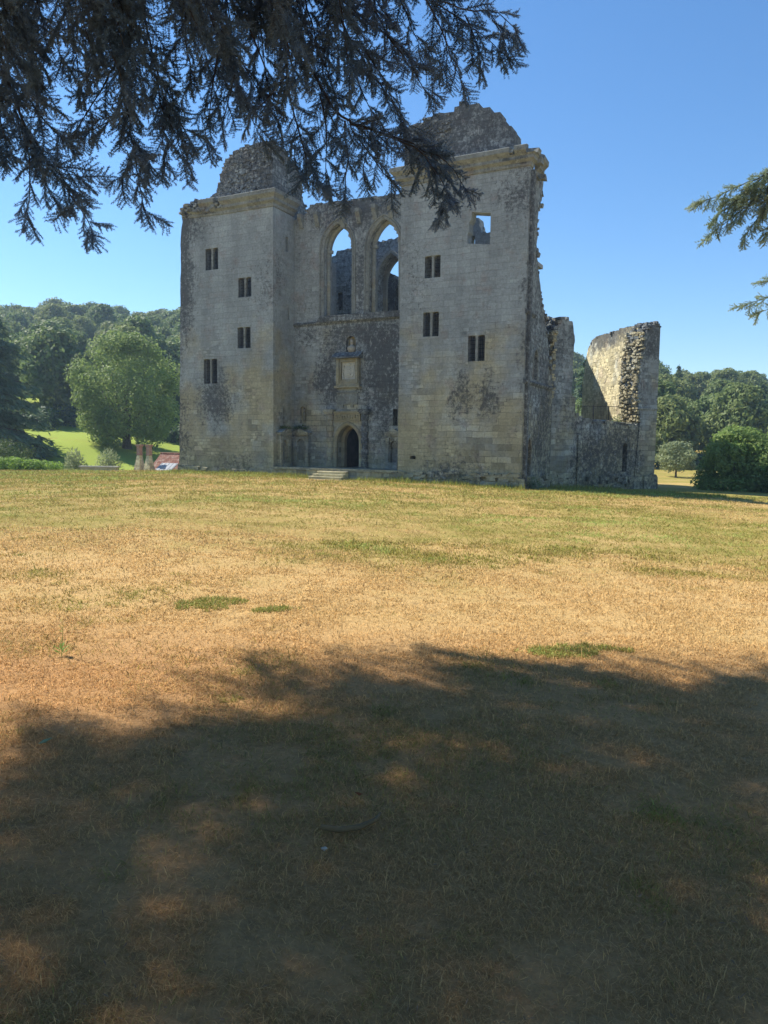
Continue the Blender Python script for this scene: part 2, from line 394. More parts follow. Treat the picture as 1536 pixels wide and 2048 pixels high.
def arch_mould(mb, loop, y, prof):
    """a moulding that follows the arch (without its sill); prof = (outwards, proud)"""
    pts = loop[1:] + loop[:1]; path = []; dirs = []
    for i, p in enumerate(pts):
        a = Vector(pts[max(i - 1, 0)]); b_ = Vector(pts[min(i + 1, len(pts) - 1)]); t = (b_ - a).normalized()
        path.append((p[0], y, p[1])); dirs.append((t.y, 0, -t.x))
    mb.sweep(path, dirs, prof, updir=(0, -1, 0))

GZ = -1.7      # walls run down into the turf
# ---- left gate tower
def two_light(x0, x1, z0, z1, y=0, name='window'):
    """a pair of narrow round-headed lights in a stone frame, with an iron grille"""
    w = x1 - x0; m = .15; a = (w - m) / 2
    l1 = arch(x0, x0 + a, z0, z1 - .16, z1, 5); l2 = arch(x1 - a, x1, z0, z1 - .16, z1, 5)
    mb = MB(); mb.wall([(x0 - .07, z0 - .07), (x1 + .07, z0 - .07), (x1 + .07, z1 + .07), (x0 - .07, z1 + .07)], [l1, l2], y + .05, y + .24)
    f = mb.build(name, M_trim, castle)
    g = MB()
    for (b0, b1) in ((x0, x0 + a), (x1 - a, x1)):
        for k in range(1, 4):
            x = b0 + (b1 - b0) * k / 4; g.box(x - .012, x + .012, y + .25, y + .275, z0 - .02, z1 + .02)
        for k in range(1, 6):
            z = z0 + (z1 - z0) * k / 6; g.box(b0 - .03, b1 + .03, y + .275, y + .295, z - .012, z + .012)
    g.build('grille', M_iron, f)
def hole_rect(x0, x1, z0, z1): return [(x0, z0), (x1, z0), (x1, z1), (x0, z1)]
LW = [(-24.19, -23.02, 13.80, 15.32), (-21.22, -20.07, 11.65, 13.0), (-21.32, -20.16, 8.1, 9.57), (-24.45, -23.2, 5.68, 7.47)]
RW = [(-6.71, -5.65, 11.7, 13.03), (-6.76, -5.69, 8.14, 9.63), (-3.74, -2.66, 6.51, 8.05)]

mb = MB()
edge = [(-26.95, GZ), (-18.2, GZ), (-18.2, 17.55), (-25.6, 17.7)]
edge += ragged([(-25.6, 17.7), (-26.25, 17.5), (-26.45, 16.9)], .3, .05, .04)
edge += ragged([(-26.5, 16.8), (-26.62, 12), (-26.75, 7), (-26.9, 2), (-26.98, -.9)], .45, .02, .035, False)[1:]
mb.wall(edge, [hole_rect(*w) for w in LW], 0, .9)
mb.wall([(-26.5, GZ), (-25.6, GZ), (-25.6, 17.4), (-26.4, 17.2)], [], .9, 8.6)
mb.box(-26.0, -18.3, 7.7, 8.6, GZ, 15.5)
# return wall beside the entrance, with arrow slits
Q = lambda x, y, z: (-18.2 - y, x, z)
slits = [hole_rect(1.5, 1.85, 14.9, 15.9), hole_rect(1.75, 1.95, 10.2, 11.0), hole_rect(1.15, 1.4, 2.8, 3.95)]
mb.wall([(.9, GZ), (7.6, GZ), (7.6, 17.2), (2.7, 17.45), (.9, 17.55)], slits, 0, .9, Q)
for zf in (4.9, 10.6, 16.6): mb.box(-25.6, -19.1, .9, 7.7, zf, zf + .3)  # unseen floors, put in to darken the rooms behind the windows
mb.build('gate_tower', M_tower_l, castle)
for w in LW: two_light(*w)

# broken turret on top of the left tower
mb = MB()
front = [(-24.6, 18.75), (-23.8, 19.0), (-23.25, 19.3), (-23.0, 20.2), (-22.7, 20.9), (-22.3, 21.4), (-21.7, 21.75), (-21.0, 22.0), (-19.8, 22.1), (-18.5, 21.9)]
fr = ragged(front, .42, .14, .1)
mb.wall([(-24.9, 17.6), (-18.5, 17.6)] + fr[::-1], [], .35, 2.2)
sidep = [(2.0, 21.8), (2.55, 21.45), (3.3, 21.2), (4.0, 20.6), (4.15, 19.9), (4.0, 19.4), (4.5, 18.8), (4.75, 17.6)]
sr = ragged(sidep, .3, .07, .06, False)
mb.wall([(2.0, 17.6)] + sr[::-1], [], .3, 2.2, Q)
scatter_stones(mb, front, .3, 2.2, 90, (.10, .22))
scatter_stones(mb, sidep, .3, 2.0, 110, (.1, .24), P=Q)
for _ in range(900):                                    # facing stones have fallen: the rubble core shows
    x = random.uniform(-24.4, -18.7); zt = np.interp(x, [p[0] for p in front], [p[1] for p in front]); z = random.uniform(18.3, zt - .05)
    k = random.uniform(.07, .2); mb.stone((x, .35 + random.uniform(-.03, .08), z), k * 1.2, k * .8, k * .7)
left_top = [(-26.5, 18.0), (-26.0, 18.35), (-25.4, 18.6), (-24.9, 18.8)]
mb.wall([(-26.35, 17.2), (-24.8, 17.6)] + ragged(left_top, .28, .06, .04)[::-1], [], .1, 1.4)
scatter_stones(mb, left_top + [(-24.0, 18.6)], -.15, 1.2, 90, (.1, .24))
mb.build('parapet', M_rubble, castle)

CP = [(-.03, -.02), (.07, 0), (.10, .10), (.10, .2), (.2, .28), (.30, .34), (.30, .52), (.40, .62), (.54, .74), (.56, .98), (.30, 1.10), (-.03, 1.14)]
def cornice(path, dirs, z, prof=CP, sc=1.0):
    mb = MB(); mb.sweep([(p[0], p[1], z) for p in path], [(d[0], d[1], 0) for d in dirs], [(a * sc, e * sc) for a, e in prof]); return mb
mb = cornice([(-22.5, 0), (-21.5, 0), (-20, 0), (-18.2, 0), (-18.2, 2.55)], [(0, -1), (0, -1), (0, -1), (1, -1), (1, 0)], 17.55)
mb.sweep([(-24.4, 0, 17.62), (-23.0, 0, 17.6)], [(0, -1, 0)] * 2, [p for p in CP])
mb.sweep([(-25.6, 0, 17.66), (-22.45, 0, 17.56)], [(0, -1, 0)] * 2, CP[:6] + [(-.03, .34)])
for _ in range(60): mb.stone((random.uniform(-26.3, -22.4), random.uniform(-.35, .1), random.uniform(17.8, 18.6)), .18, .2, .09)
mb.build('cornice', M_trim, castle)

# ---- right gate tower
mb = MB()
edge = [(-8.4, GZ), (-.2, GZ), (-.2, 17.5), (-8.4, 17.5)]
hole = [(-3.92, 13.5), (-2.49, 13.3), (-2.49, 15.1), (-3.66, 15.3), (-3.70, 14.9), (-3.86, 14.7), (-3.84, 14.2), (-3.95, 14.0)]
put = arch(-7.52, -7.12, .5, .6, .72, 4)
mb.wall(edge, [hole_rect(*w) for w in RW] + [hole, put], 0, .75)
mb.wall([(.75, GZ), (7.2, GZ), (7.2, 16), (.75, 17.5)], [], 0, .8, lambda x, y, z: (-8.4 + y, x, z))
bt = [(-7.6, 17.0), (-5.9, 16.85), (-5.55, 16.7), (-5.5, 16.2), (-5.36, 15.85), (-4.6, 15.8), (-3.7, 15.4), (-3.4, 13.2), (-2.6, 10.8)]
mb.wall([(-7.6, GZ), (-2.2, GZ)] + ragged(bt, .3, .07, .05)[::-1], [hole_rect(-6.2, -5.8, 14.6, 15.7)], 6.2, 7.2)
scatter_stones(mb, bt, 6.2, 7.2, 70, (.1, .2))
for zf in (5.2, 10.4, 13.0): mb.box(-7.6, -1.0, .75, 6.2, zf, zf + .25)  # floor slabs added inside, keeping skylight out of the window rooms
mb.box(-8.1, -7.0, .75, 1.1, .2, .9)
mb.build('gate_tower', M_tower_r, castle)
for w in RW: two_light(*w)
# flank of the right tower: its broken edge steps down towards the back
mb = MB(); QR = lambda x, y, z: (-.2 - y, x, z)
fl = [(2.9, 17.4), (2.75, 16.5), (2.2, 15.9), (1.9, 14.6), (1.95, 12.8), (2.7, 11.6), (3.1, 10.9), (3.55, 10.3), (4.15, 9.8), (4.5, 8.9), (5.2, 8.0), (5.5, 6.8), (6.6, 5.6), (7.1, 5.2)]
flr = ragged(fl, .34, .05, .12, False)
lanc = arch(1.95, 2.75, 5.5, 6.7, 7.3, 6); nich = arch(1.05, 1.9, -.9, 1.1, 1.95, 6)
mb.wall([(.75, GZ), (7.4, GZ), (7.4, 5.0)] + flr[::-1] + [(.75, 17.5)], [lanc, nich], 0, .85, QR)
scatter_stones(mb, fl, 0, .85, 240, (.1, .24), P=QR)
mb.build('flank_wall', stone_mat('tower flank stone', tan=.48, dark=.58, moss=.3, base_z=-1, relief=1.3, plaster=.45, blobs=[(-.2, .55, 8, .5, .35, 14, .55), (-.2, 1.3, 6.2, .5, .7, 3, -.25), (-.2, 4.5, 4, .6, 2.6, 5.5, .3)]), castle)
mb = MB(); mb.wall([(y_ + .0, z_) for y_, z_ in arch(1.9, 2.8, 5.45, 6.72, 7.35, 6)], [], .42, .6, QR); mb.build('blocked_opening', M_warm, castle); mb = MB()
mb.wall(arch(1.0, 1.95, -1.0, 1.1, 2.0, 6), [], .40, .6, QR)
mb.build('blocked_opening', M_warm, castle)
for lp, pr in ((lanc, .10), (nich, .13)):
    mb = MB(); pts = lp[1:] + lp[:1]; path = []; dirs = []
    for i_, p in enumerate(pts):
        a_ = Vector(pts[max(i_ - 1, 0)]); b_ = Vector(pts[min(i_ + 1, len(pts) - 1)]); t_ = (b_ - a_).normalized()
        path.append((-.2, p[0], p[1])); dirs.append((0, t_.y, -t_.x))
    mb.sweep(path, dirs, [(0, -.05), (.02, .05), (.10, .07), (.15, .02), (.15, -.05)], updir=(1, 0, 0)); mb.build('window_surround', M_trim, castle)
mb = MB()
SP = [(-.04, 0), (.05, 0), (.14, .12), (.14, .2), (-.04, .3)]
mb.sweep([(-.2, .0, 9.15), (-.2, 1.9, 9.15)], [(1, 0, 0)] * 2, SP)
mb.sweep([(-.2, .0, 5.1), (-.2, 6.2, 5.1)], [(1, 0, 0)] * 2, SP)
mb.box(-.25, .0, .3, .62, -1.2, 17.3)            # flat buttress strip along the flank
mb.build('string_course', M_top, castle)
# stepped stub of parapet above the cornice
stub = [(-8.45, 20.2), (-8.3, 20.9), (-7.5, 21.0), (-7.05, 21.4), (-5.13, 21.45), (-5.1, 21.72), (-4.81, 21.72), (-4.81, 21.98), (-4.36, 21.95), (-4.36, 21.68), (-3.54, 21.66), (-3.5, 21.34), (-2.85, 21.3), (-2.77, 20.95), (-2.2, 20.9), (-2.17, 20.45), (-1.9, 20.4), (-1.83, 20.05), (-1.5, 20.0), (-1.45, 19.65), (-1.24, 19.6), (-1.22, 18.9), (-1.03, 18.85), (-1.03, 17.5)]
left_part = ragged(stub[:5], .5, .16, .1)
mb = MB(); mb.wall([(-8.38, 17.5)] + [(-1.03, 17.5)] + (left_part + stub[5:-1])[::-1], [], .4, 1.5)
scatter_stones(mb, stub[:5], .4, 1.5, 40, (.12, .24))
for _ in range(240):
    x = random.uniform(-8.2, -5.4); z = random.uniform(19.3, 21.1); k = random.uniform(.07, .18)
    if x + (21 - z) * .5 < -5.2: mb.stone((x, .4 + random.uniform(-.04, .06), z), k * 1.2, k * .8, k * .7)
mb.build('parapet', M_top, castle)
mb = cornice([(-8.45, 0), (-5, 0), (-1.3, 0)], [(-1, -1), (0, -1), (0, -1)], 17.45)
mb.sweep([(-1.75, 0, 17.46), (-.2, 0, 17.45), (-.2, .55, 17.45)], [(0, -1, 0), (1, -1, 0), (1, 0, 0)], [(a, min(e, .6)) for a, e in CP[:8]] + [(-.03, .62)])
mb.sweep([(-1.0, 0, 17.48), (-.32, 0, 17.47)], [(0, -1, 0)] * 2, CP)
mb.sweep([(-.2, 1.0, 17.3), (-.2, 2.0, 17.2)], [(1, 0, 0)] * 2, CP)
mb.stone((-.1, .3, 18.25), .4, .35, .18); mb.stone((.1, .8, 17.9), .3, .35, .2); mb.stone((-1.3, -.3, 18.25), .28, .25, .14); mb.stone((.15, 1.6, 17.2), .2, .3, .15)
mb.build('cornice', M_trim, castle)
# broken plinth
mb = MB()
mb.wall([(-8.45, GZ), (.05, GZ), (.05, -.55), (-1.5, -.35), (-1.55, -.75), (-4.0, -.7), (-4.1, -.2), (-5.5, -.25), (-5.6, -.55), (-8.45, -.4)], [], -.16, 0)
for _ in range(60): mb.stone((random.uniform(-8.3, 0), -.1, random.uniform(-1.1, -.3)), .3, .14, .12)
for _ in range(50): mb.stone((-.05, random.uniform(0, 7), random.uniform(-1.2, -.5)), .2, .3, .16)
mb.build('plinth', M_tower_r, castle); mb = MB()
mb.wall([(-27.1, GZ), (-18.2, GZ), (-18.2, -.75), (-22, -.6), (-25.4, -.65), (-25.5, -.3), (-27.0, -.3)], [], -.12, 0)
for _ in range(40): mb.stone((random.uniform(-27, -18.4), -.08, random.uniform(-1.0, -.5)), .3, .12, .12)
mb.build('plinth', M_tower_l, castle)

# ---- entrance wall between the towers
YC = 2.6
a1 = arch(-15.78, -13.40, 10.35, 14.95, 16.7); a2 = arch(-12.15, -9.75, 10.35, 14.75, 16.55); dr = arch(-14.63, -12.66, -.27, 1.50, 2.78)
# broken tracery leaves an uneven edge on the right-hand side of each window
def jag(loop, x1):
    out = []
    for (x, z) in loop:
        if x > x1 - .02 - .35 and z > 14.4: out.append((x - random.uniform(.0, .22), z)); 
        else: out.append((x, z))
    return out
mtop = [(-18.2, 17.3), (-17.3, 17.6), (-16.9, 18.2), (-15, 18.15), (-13.1, 18.08), (-11.2, 18.0), (-9.6, 17.95), (-8.4, 17.95)]
sl2 = hole_rect(-10.1, -9.75, 2.7, 3.8); nn = arch(-17.70, -17.16, 2.86, 3.85, 4.06, 4)
bn = arch(-13.86, -13.06, 7.75, 8.5, 8.9, 5)
mb = MB(); mb.wall([(-18.2, GZ), (-8.4, GZ)] + ragged(mtop, .36, .05, .04)[::-1], [jag(a1, -13.4), jag(a2, -9.75), dr, sl2, nn, bn], YC, YC + 1.2)
scatter_stones(mb, mtop, YC, YC + 1.2, 110, (.1, .2))
mb.build('entrance_wall', M_curtain, castle)
mb = MB()
mb.box(-17.8, -17.0, YC + .22, YC + .5, 2.7, 4.2); mb.build('niche_back', M_warm, castle); mb = MB(); mb.box(-14.0, -12.95, YC + .35, YC + .6, 7.6, 9.0)
mb.build('niche_back', M_warm, castle)
mb = MB(); mb.lathe([(.05, 0), (.1, .05), (.09, .35), (.13, .5), (.11, .62), (.05, .7), (.07, .78), (.09, .86), (.06, .95), (.0, .98)], (-17.43, YC + .16, 3.0), 10, 1, .7)
mb.build('carved_figure', M_trim, castle)
# big window mouldings: two orders, the inner one warm
for lp in (a1, a2):
    mb = MB(); arch_mould(mb, lp, YC, [(-.06, -.14), (-.06, -.02), (.02, .03), (.10, .06), (.16, .02), (.20, .09), (.28, .09), (.30, -.05), (.30, -.14)])
    w_ = mb.build('window', M_trim, castle)
    mb = MB(); ins = [(x, z) for x, z in lp]; arch_mould(mb, ins, YC + .62, [(-.20, -.1), (-.20, .02), (-.13, .10), (-.05, .12), (.05, .02), (.05, -.1)])
    x0, x1 = lp[0][0], lp[1][0]
    for (cx, cz, a, b_) in ((x1 - .2, 15.1, .22, .12), (x1 - .32, 15.7, .22, .16), (x0 + .25, 14.9, .2, .12), (x1 - .1, 14.5, .15, .2)): mb.stone((cx, YC + .62, cz), a, .16, b_)
    mb.build('tracery', M_warm, w_)
mb = MB()
mb.sweep([(-18.2, YC, 9.75), (-8.4, YC, 9.85)], [(0, -1, 0)] * 2, SP)
mb.wall([(-16.2, 9.95), (-8.45, 9.95), (-8.45, 10.36), (-15.9, 10.36)], [], YC - .22, YC)
mb.build('string_course', M_top, castle)
mb = MB()
for x, z in ((-17.55, 17.3), (-16.2, 17.3), (-14.1, 16.9), (-12.85, 17.1), (-11.6, 17.2), (-10.4, 17.15)):
    mb.wall([(0, z - .65), (.12, z - .68), (.3, z - .2), (.42, z), (.42, z + .25), (0, z + .25)], [], -.16, .16, lambda a, b_, c, x=x: (x + b_, YC - a, c)); mb.build('corbel', M_trim, castle); mb = MB()

# ---- doorway
mb = MB(); arch_mould(mb, dr, YC, [(-.07, -.2), (-.07, .03), (.03, .10), (.12, .12), (.2, .06), (.24, -.2)])
d_ = mb.build('doorway', M_warm, castle)
mb = MB(); arch_mould(mb, dr, YC + .95, [(-.2, -.25), (-.2, .1), (.0, .22), (.08, -.25)]); mb.build('door_jamb', M_warm, d_)
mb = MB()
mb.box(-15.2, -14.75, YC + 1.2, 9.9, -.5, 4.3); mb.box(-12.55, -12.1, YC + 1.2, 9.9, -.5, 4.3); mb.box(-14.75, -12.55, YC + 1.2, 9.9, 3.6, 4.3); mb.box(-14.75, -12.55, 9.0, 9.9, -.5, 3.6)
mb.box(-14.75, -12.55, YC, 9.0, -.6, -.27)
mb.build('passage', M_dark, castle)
for x in (-15.08, -12.25):
    mb = MB()
    for k in range(9):
        z = -.2 + k * .41; w = .29 if k % 2 == 0 else .22
        mb.lathe([(w * .96, 0), (w, .03), (w, .36), (w * .96, .39)], (x, YC - .02, z), 14)
    mb.box(x - .36, x + .36, YC - .36, YC, -.27, -.2); mb.box(x - .34, x + .34, YC - .34, YC, 3.5, 3.62); mb.box(x - .40, x + .40, YC - .42, YC, 3.62, 3.82)
    mb.build('column', M_tower_r if x < -14 else M_top, castle)
mb = MB(); mb.box(-14.72, -12.6, YC - .14, YC, 2.98, 3.55)
for k in range(9): mb.stone((-14.5 + k * .21, YC - .15, 3.28 + .06 * math.sin(k * 2)), .09, .06, .13)
mb.box(-14.74, -12.56, YC - .24, YC, 3.55, 3.68)
mb.build('frieze', M_warm, castle)
mb = MB(); mb.box(-14.5, -12.85, YC - .06, YC, 4.3, 4.95); mb.box(-14.6, -12.75, YC - .12, YC, 4.95, 5.04); mb.box(-14.5, -12.85, YC - .12, YC, 4.14, 4.3)
for k in (-14.1, -13.3): mb.box(k - .1, k + .1, YC - .1, YC, 3.95, 4.14)
mb.build('inscription_panel', M_trim, castle)
# carved shield in its roofed frame
mb = MB()
mb.wall(hole_rect(-14.5, -12.66, 5.45, 7.32), [hole_rect(-14.12, -12.95, 5.78, 7.1)], YC - .26, YC)
for x in (-14.32, -12.81): mb.box(x - .1, x + .1, YC - .36, YC - .26, 5.6, 7.32)
mb.box(-14.6, -12.56, YC - .38, YC, 5.3, 5.45); mb.box(-14.1, -12.97, YC - .2, YC - .02, 5.79, 5.9)
f_ = mb.build('plaque', M_warm, castle)
mb = MB(); mb.box(-14.15, -12.9, YC - .07, YC, 5.76, 7.12)
sh = [(-13.53, 5.98)] + [(-13.53 + .38 * math.cos(t) , 6.35 + .36 * math.sin(t)) for t in np.linspace(-1.0, 0, 6)] + [(-13.15, 6.72), (-13.91, 6.72)] + [(-13.53 + .38 * math.cos(t), 6.35 + .36 * math.sin(t)) for t in np.linspace(math.pi, math.pi + 1.0, 6)]
mb.wall(sh, [], YC - .12, YC - .07)
for k in range(5): mb.stone((-13.53, YC - .14, 6.1 + k * .13), .2 - .02 * abs(k - 2), .04, .04)
for s_ in (-1, 1):
    for k in range(6): mb.stone((-13.53 + s_ * (.45 + .04 * math.sin(k)), YC - .12, 6.0 + k * .16), .06, .05, .08)
mb.lathe([(.02, 0), (.14, .02), (.16, .1), (.1, .2), (.0, .24)], (-13.53, YC - .08, 6.82), 10, 1, .5)
mb.build('carved_shield', simple_mat('pale carved stone', (.50, .50, .44), (.36, .36, .32), 9), f_)
mb = MB()
mb.wall([(0, 7.33), (.62, 7.33), (.62, 7.42), (.0, 7.80)], [], -14.72, -12.5, lambda a, b_, c: (b_, YC - a, c))
mb.build('plaque_roof', M_top, castle)
mb = MB()
c_ = (-13.46, YC + .12, 7.78)
mb.lathe([(.20, 0), (.27, .08), (.33, .2), (.34, .32), (.26, .42), (.12, .47), (.085, .52), (.095, .57), (.125, .64), (.135, .72), (.125, .81), (.085, .89), (.0, .92)], c_, 14, 1, .72)
mb.stone((c_[0], c_[1] - .11, c_[2] + .7), .02, .04, .05)
mb.build('bust', simple_mat('bust stone', (.40, .37, .29), (.25, .23, .19), 11), castle, smooth=True)
# shell-headed seats
def shell_seat(P, x0, x1, z0=-.27):
    w = x1 - x0; xm = (x0 + x1) / 2; lp = arch(x0 + .34, x1 - .34, z0 + .42, z0 + 1.65, z0 + 1.65 + (w / 2 - .34), 6)
    mb = MB(); mb.wall([(x0 + .08, z0), (x1 - .08, z0), (x1 - .08, z0 + 2.28), (x0 + .08, z0 + 2.28)], [lp], -.3, 0, P)
    for a in (x0, x1 - .26): mb.wall(hole_rect(a, a + .26, z0, z0 + 2.0), [], -.4, -.3, P); mb.wall(hole_rect(a - .03, a + .29, z0 + 2.0, z0 + 2.12), [], -.44, -.3, P)
    mb.wall(hole_rect(x0 - .05, x1 + .05, z0 + 2.28, z0 + 2.42), [], -.46, 0, P)
    mb.wall([(x0 - .12, z0 + 2.42), (x1 + .12, z0 + 2.42), (xm, z0 + 2.72)], [], -.5, 0, P)
    mb.wall(hole_rect(x0 + .3, x1 - .3, z0, z0 + .44), [], -.52, -.301, P)
    o = mb.build('shell_seat', M_curtain, castle)
    mb = MB(); mb.wall(hole_rect(x0 + .25, x1 - .25, z0 + .3, z0 + 2.2), [], -.08, -.02, P)
    r = w / 2 - .36; zc = z0 + 1.65
    for k in range(9):
        a = math.pi * (k + .5) / 9; dx, dz = math.cos(a), math.sin(a); nx_, nz_ = -dz * .05, dx * .05
        mb.wall([(xm, zc), (xm + dx * r - nx_, zc + dz * r - nz_), (xm + dx * r + nx_, zc + dz * r + nz_)], [], -.14, -.08, P)
    mb.wall(hole_rect(x0 + .3, x1 - .3, zc - .12, zc), [], -.17, -.08, P)
    mb.build('shell', M_trim, o)
shell_seat(lambda x, y, z: (x, YC + y, z), -18.1, -16.78)
shell_seat(lambda x, y, z: (-18.2 - y, x, z), .35, 1.55)
shell_seat(lambda x, y, z: (x, YC + y, z), -10.45, -9.2)
# terrace and steps
mb = MB(); mb.box(-18.2, -8.4, .004, YC + .01, GZ, -.27); mb.box(-18.2, -8.4, -.10, .5, -.42, -.262); mb.build('terrace', M_curtain, castle)
mb = MB()
for k in range(4):
    z1 = -.44 - k * .17; y0 = -.45 - k * .30; x0 = -14.25 - k * .17
    mb.box(x0, -12.0 + .01 * k, y0 - .04, -.1, z1 - .08, z1, .012); mb.box(x0 + .05, -12.02, y0, -.1, z1 - .34, z1 - .08, .01)
mb.build('steps', M_steps, castle)

# ---- hall and courtyard walls seen through the big windows
mb = MB()
rtop = [(-20.4, 16.4), (-19.5, 16.55), (-19.1, 16.95), (-17.6, 16.95), (-17.0, 17.2), (-13, 17.35), (-9, 17.3)]
ra = arch(-15.45, -12.9, 9.6, 14.2, 16.35)
mb.wall([(-20.4, GZ), (-9, GZ)] + ragged(rtop, .34, .07, .05)[::-1], [ra, hole_rect(-19.0, -18.55, 12.2, 13.6)], 10, 11.7)
scatter_stones(mb, rtop, 10, 11.5, 80, (.1, .2))
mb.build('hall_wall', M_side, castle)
mb = MB(); arch_mould(mb, ra, 10, [(-.08, -.1), (-.08, .06), (.12, .10), (.2, -.1)]); arch_mould(mb, ra, 11.3, [(-.25, -.2), (-.25, .1), (.05, .15), (.05, -.2)])
mb.build('hall_arch', M_warm, castle)
mb = MB(); ct = [(-19.5, 15.6), (-17, 15.7), (-16.3, 15.6), (-15.7, 15.35), (-15.2, 14.95), (-14.2, 14.9), (-13, 14.6)]
mb.wall([(-19.5, GZ), (-13, GZ)] + ragged(ct, .3, .08, .05)[::-1], [arch(-15.38, -14.98, 10.5, 13.9, 14.35, 4)], 13.2, 14.2)
scatter_stones(mb, ct, 13.2, 14.2, 60, (.1, .22))
mb.build('courtyard_or_shadow_wall', M_top, castle)

# ---- east range: one side of the hexagon, ruined down to the first floor
def frame(o_, rz):
    return o_, rz
ang = R(57.4)
q0 = (-.2, 6.6)                                     # start, in the castle frame
e_ = math.atan2(math.cos(ang), math.sin(ang)) + A   # heading in the castle frame (castle itself is turned by -A)
def ranged(mb, name, mat):
    o = mb.build(name, mat, castle); o.location = (q0[0], q0[1], 0); o.rotation_euler = (0, 0, e_); return o
mb = MB()
pf = [(-.1, 9.0), (.2, 9.4), (.45, 10.0), (.9, 9.85), (1.1, 10.05), (1.35, 9.8), (1.72, 9.65), (1.95, 8.5), (1.88, 7.9), (1.82, 4.9)]
mb.wall([(.0, GZ), (2.2, GZ), (2.2, 4.75), (1.82, 4.9)] + ragged(pf, .28, .06, .05)[::-1] + [(.05, 8.2), (-.05, 7.2), (.08, 6.1), (.0, 5.2)], [], 0, 1.7)
scatter_stones(mb, pf[:7], 0, 1.6, 60, (.1, .22))
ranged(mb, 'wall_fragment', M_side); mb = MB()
for _ in range(420):                                 # its torn end
    z = random.uniform(4.6, 9.0); k = random.uniform(.08, .2); mb.stone((random.uniform(-.14, .08), random.uniform(.0, 1.6), z), k, k, k * .65)
ranged(mb, 'torn_end', M_core)
mb = MB()
lt = [(1.9, 3.75), (3.1, 3.4), (4.2, 3.25), (5.6, 3.25), (7.2, 3.1), (8.4, 3.05), (8.9, 3.2)]
mb.wall([(2.0, GZ), (9.0, GZ)] + ragged(lt, .34, .06, .06)[::-1], [arch(7.35, 7.85, -.4, 1.4, 1.7, 5)], .08, 1.5)
scatter_stones(mb, lt, .1, 1.5, 130, (.12, .26))
for _ in range(60): mb.stone((random.uniform(-3, 9), .05, random.uniform(-1.5, -.6)), .3, .2, .16)
mb.box(2.6, 2.95, -.05, .08, -1.4, 2.2)
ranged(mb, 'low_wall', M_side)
mb = MB()
ct = [(9.0, 9.45), (9.35, 9.9), (9.8, 10.35), (10.2, 10.6), (10.55, 10.5), (10.8, 10.3)]
lf = [(9.0, 3.0), (8.95, 4.0), (8.62, 5.1), (8.7, 6.2), (8.75, 7.7), (9.05, 8.6), (9.0, 9.45)]
mb.wall([(8.6, GZ), (10.95, GZ), (10.9, -.7), (10.86, 8)] + ragged(ct, .26, .06, .05)[::-1] + ragged(lf, .3, .06, .07, False)[::-1][1:], [], 0, 1.7)
scatter_stones(mb, ct, 0, 1.7, 70, (.1, .24))
mb.wall([(9.6, GZ), (11.15, GZ), (11.1, -.85), (10.9, -.62), (9.6, -.7)], [], -.18, 0)
mb.sweep([(8.7, 0, 4.15), (10.86, 0, 4.15)], [(0, -1, 0)] * 2, [(-.03, 0), (.05, 0), (.08, .14), (-.03, .2)])
ranged(mb, 'corner_pier', M_side); mb = MB()
for _ in range(420):
    z = random.uniform(3.0, 9.8); k = random.uniform(.06, .16); x = np.interp(z, [3, 5.1, 6.2, 7.7, 9.45], [8.95, 8.62, 8.7, 8.75, 9.1]); mb.stone((x + random.uniform(-.12, .1), random.uniform(0, 1.7), z), k, k, k * .65)
ranged(mb, 'torn_end', M_core)
# the next side of the hexagon runs back from that corner; its sunlit inner face shows
b2 = R(-2.6); cx_, cy_ = q0[0] + 11.0 * math.cos(e_), q0[1] + 11.0 * math.sin(e_)
e2_ = math.atan2(math.cos(b2), math.sin(b2)) + A
mb = MB()
it = [(.2, 10.4), (2.0, 10.55), (3.8, 10.75), (6.5, 10.75), (9.6, 10.95), (11.0, 10.8), (12.1, 10.2), (12.7, 9.3), (13.0, 8.0), (13.4, 7.4)]
mb.wall([(.1, GZ), (13.6, GZ)] + ragged(it, .34, .07, .06)[::-1], [], .02, 1.6)
scatter_stones(mb, it, .1, 1.6, 150, (.1, .24))
for _ in range(500):
    x = random.uniform(2.6, 13); z = random.uniform(3.2, 9); k = random.uniform(.09, .2); mb.stone((x, 1.6 - .05 + random.uniform(-.05, .0), z), k * 1.5, .09, k * .6)
for _ in range(300):
    z = random.uniform(4, 10.2); k = random.uniform(.1, .22); mb.stone((random.uniform(.3, 1.7), 1.62 + random.uniform(-.1, .16), z), k, .16, k * .7)
mb.box(2.15, 2.75, 1.6, 1.95, 3.3, 9.3, .02)
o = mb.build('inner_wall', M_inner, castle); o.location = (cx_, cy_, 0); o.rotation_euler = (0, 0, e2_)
mb = MB(); mb.wall([(2.2, 1.2), (9.2, 1.2), (9.6, 9), (3, 9)], [], 2.95, 3.2, lambda x, y, z: (x, z, y))
ranged(mb, 'upper_floor', M_side)

mb = MB()  # unseen wall, added and profiled to cast a sloping shadow on inner_wall
def wl(x, y, z):
    dx, dy = 12.0 - y - 8.3, x - 44; return (dx * math.cos(A) - dy * math.sin(A), dx * math.sin(A) + dy * math.cos(A), z)
shadow_wall_top = [(62.5, 10.6), (65.5, 12.9), (68, 14.8), (72, 17.5), (76, 17.8)]
mb.wall([(62.5, GZ), (76, GZ)] + ragged(shadow_wall_top, .34, .07, .05)[::-1], [], 0, .9, wl); scatter_stones(mb, shadow_wall_top, 0, .9, 60, (.1, .2), P=wl)
mb.build('courtyard_or_shadow_wall', M_side, castle)

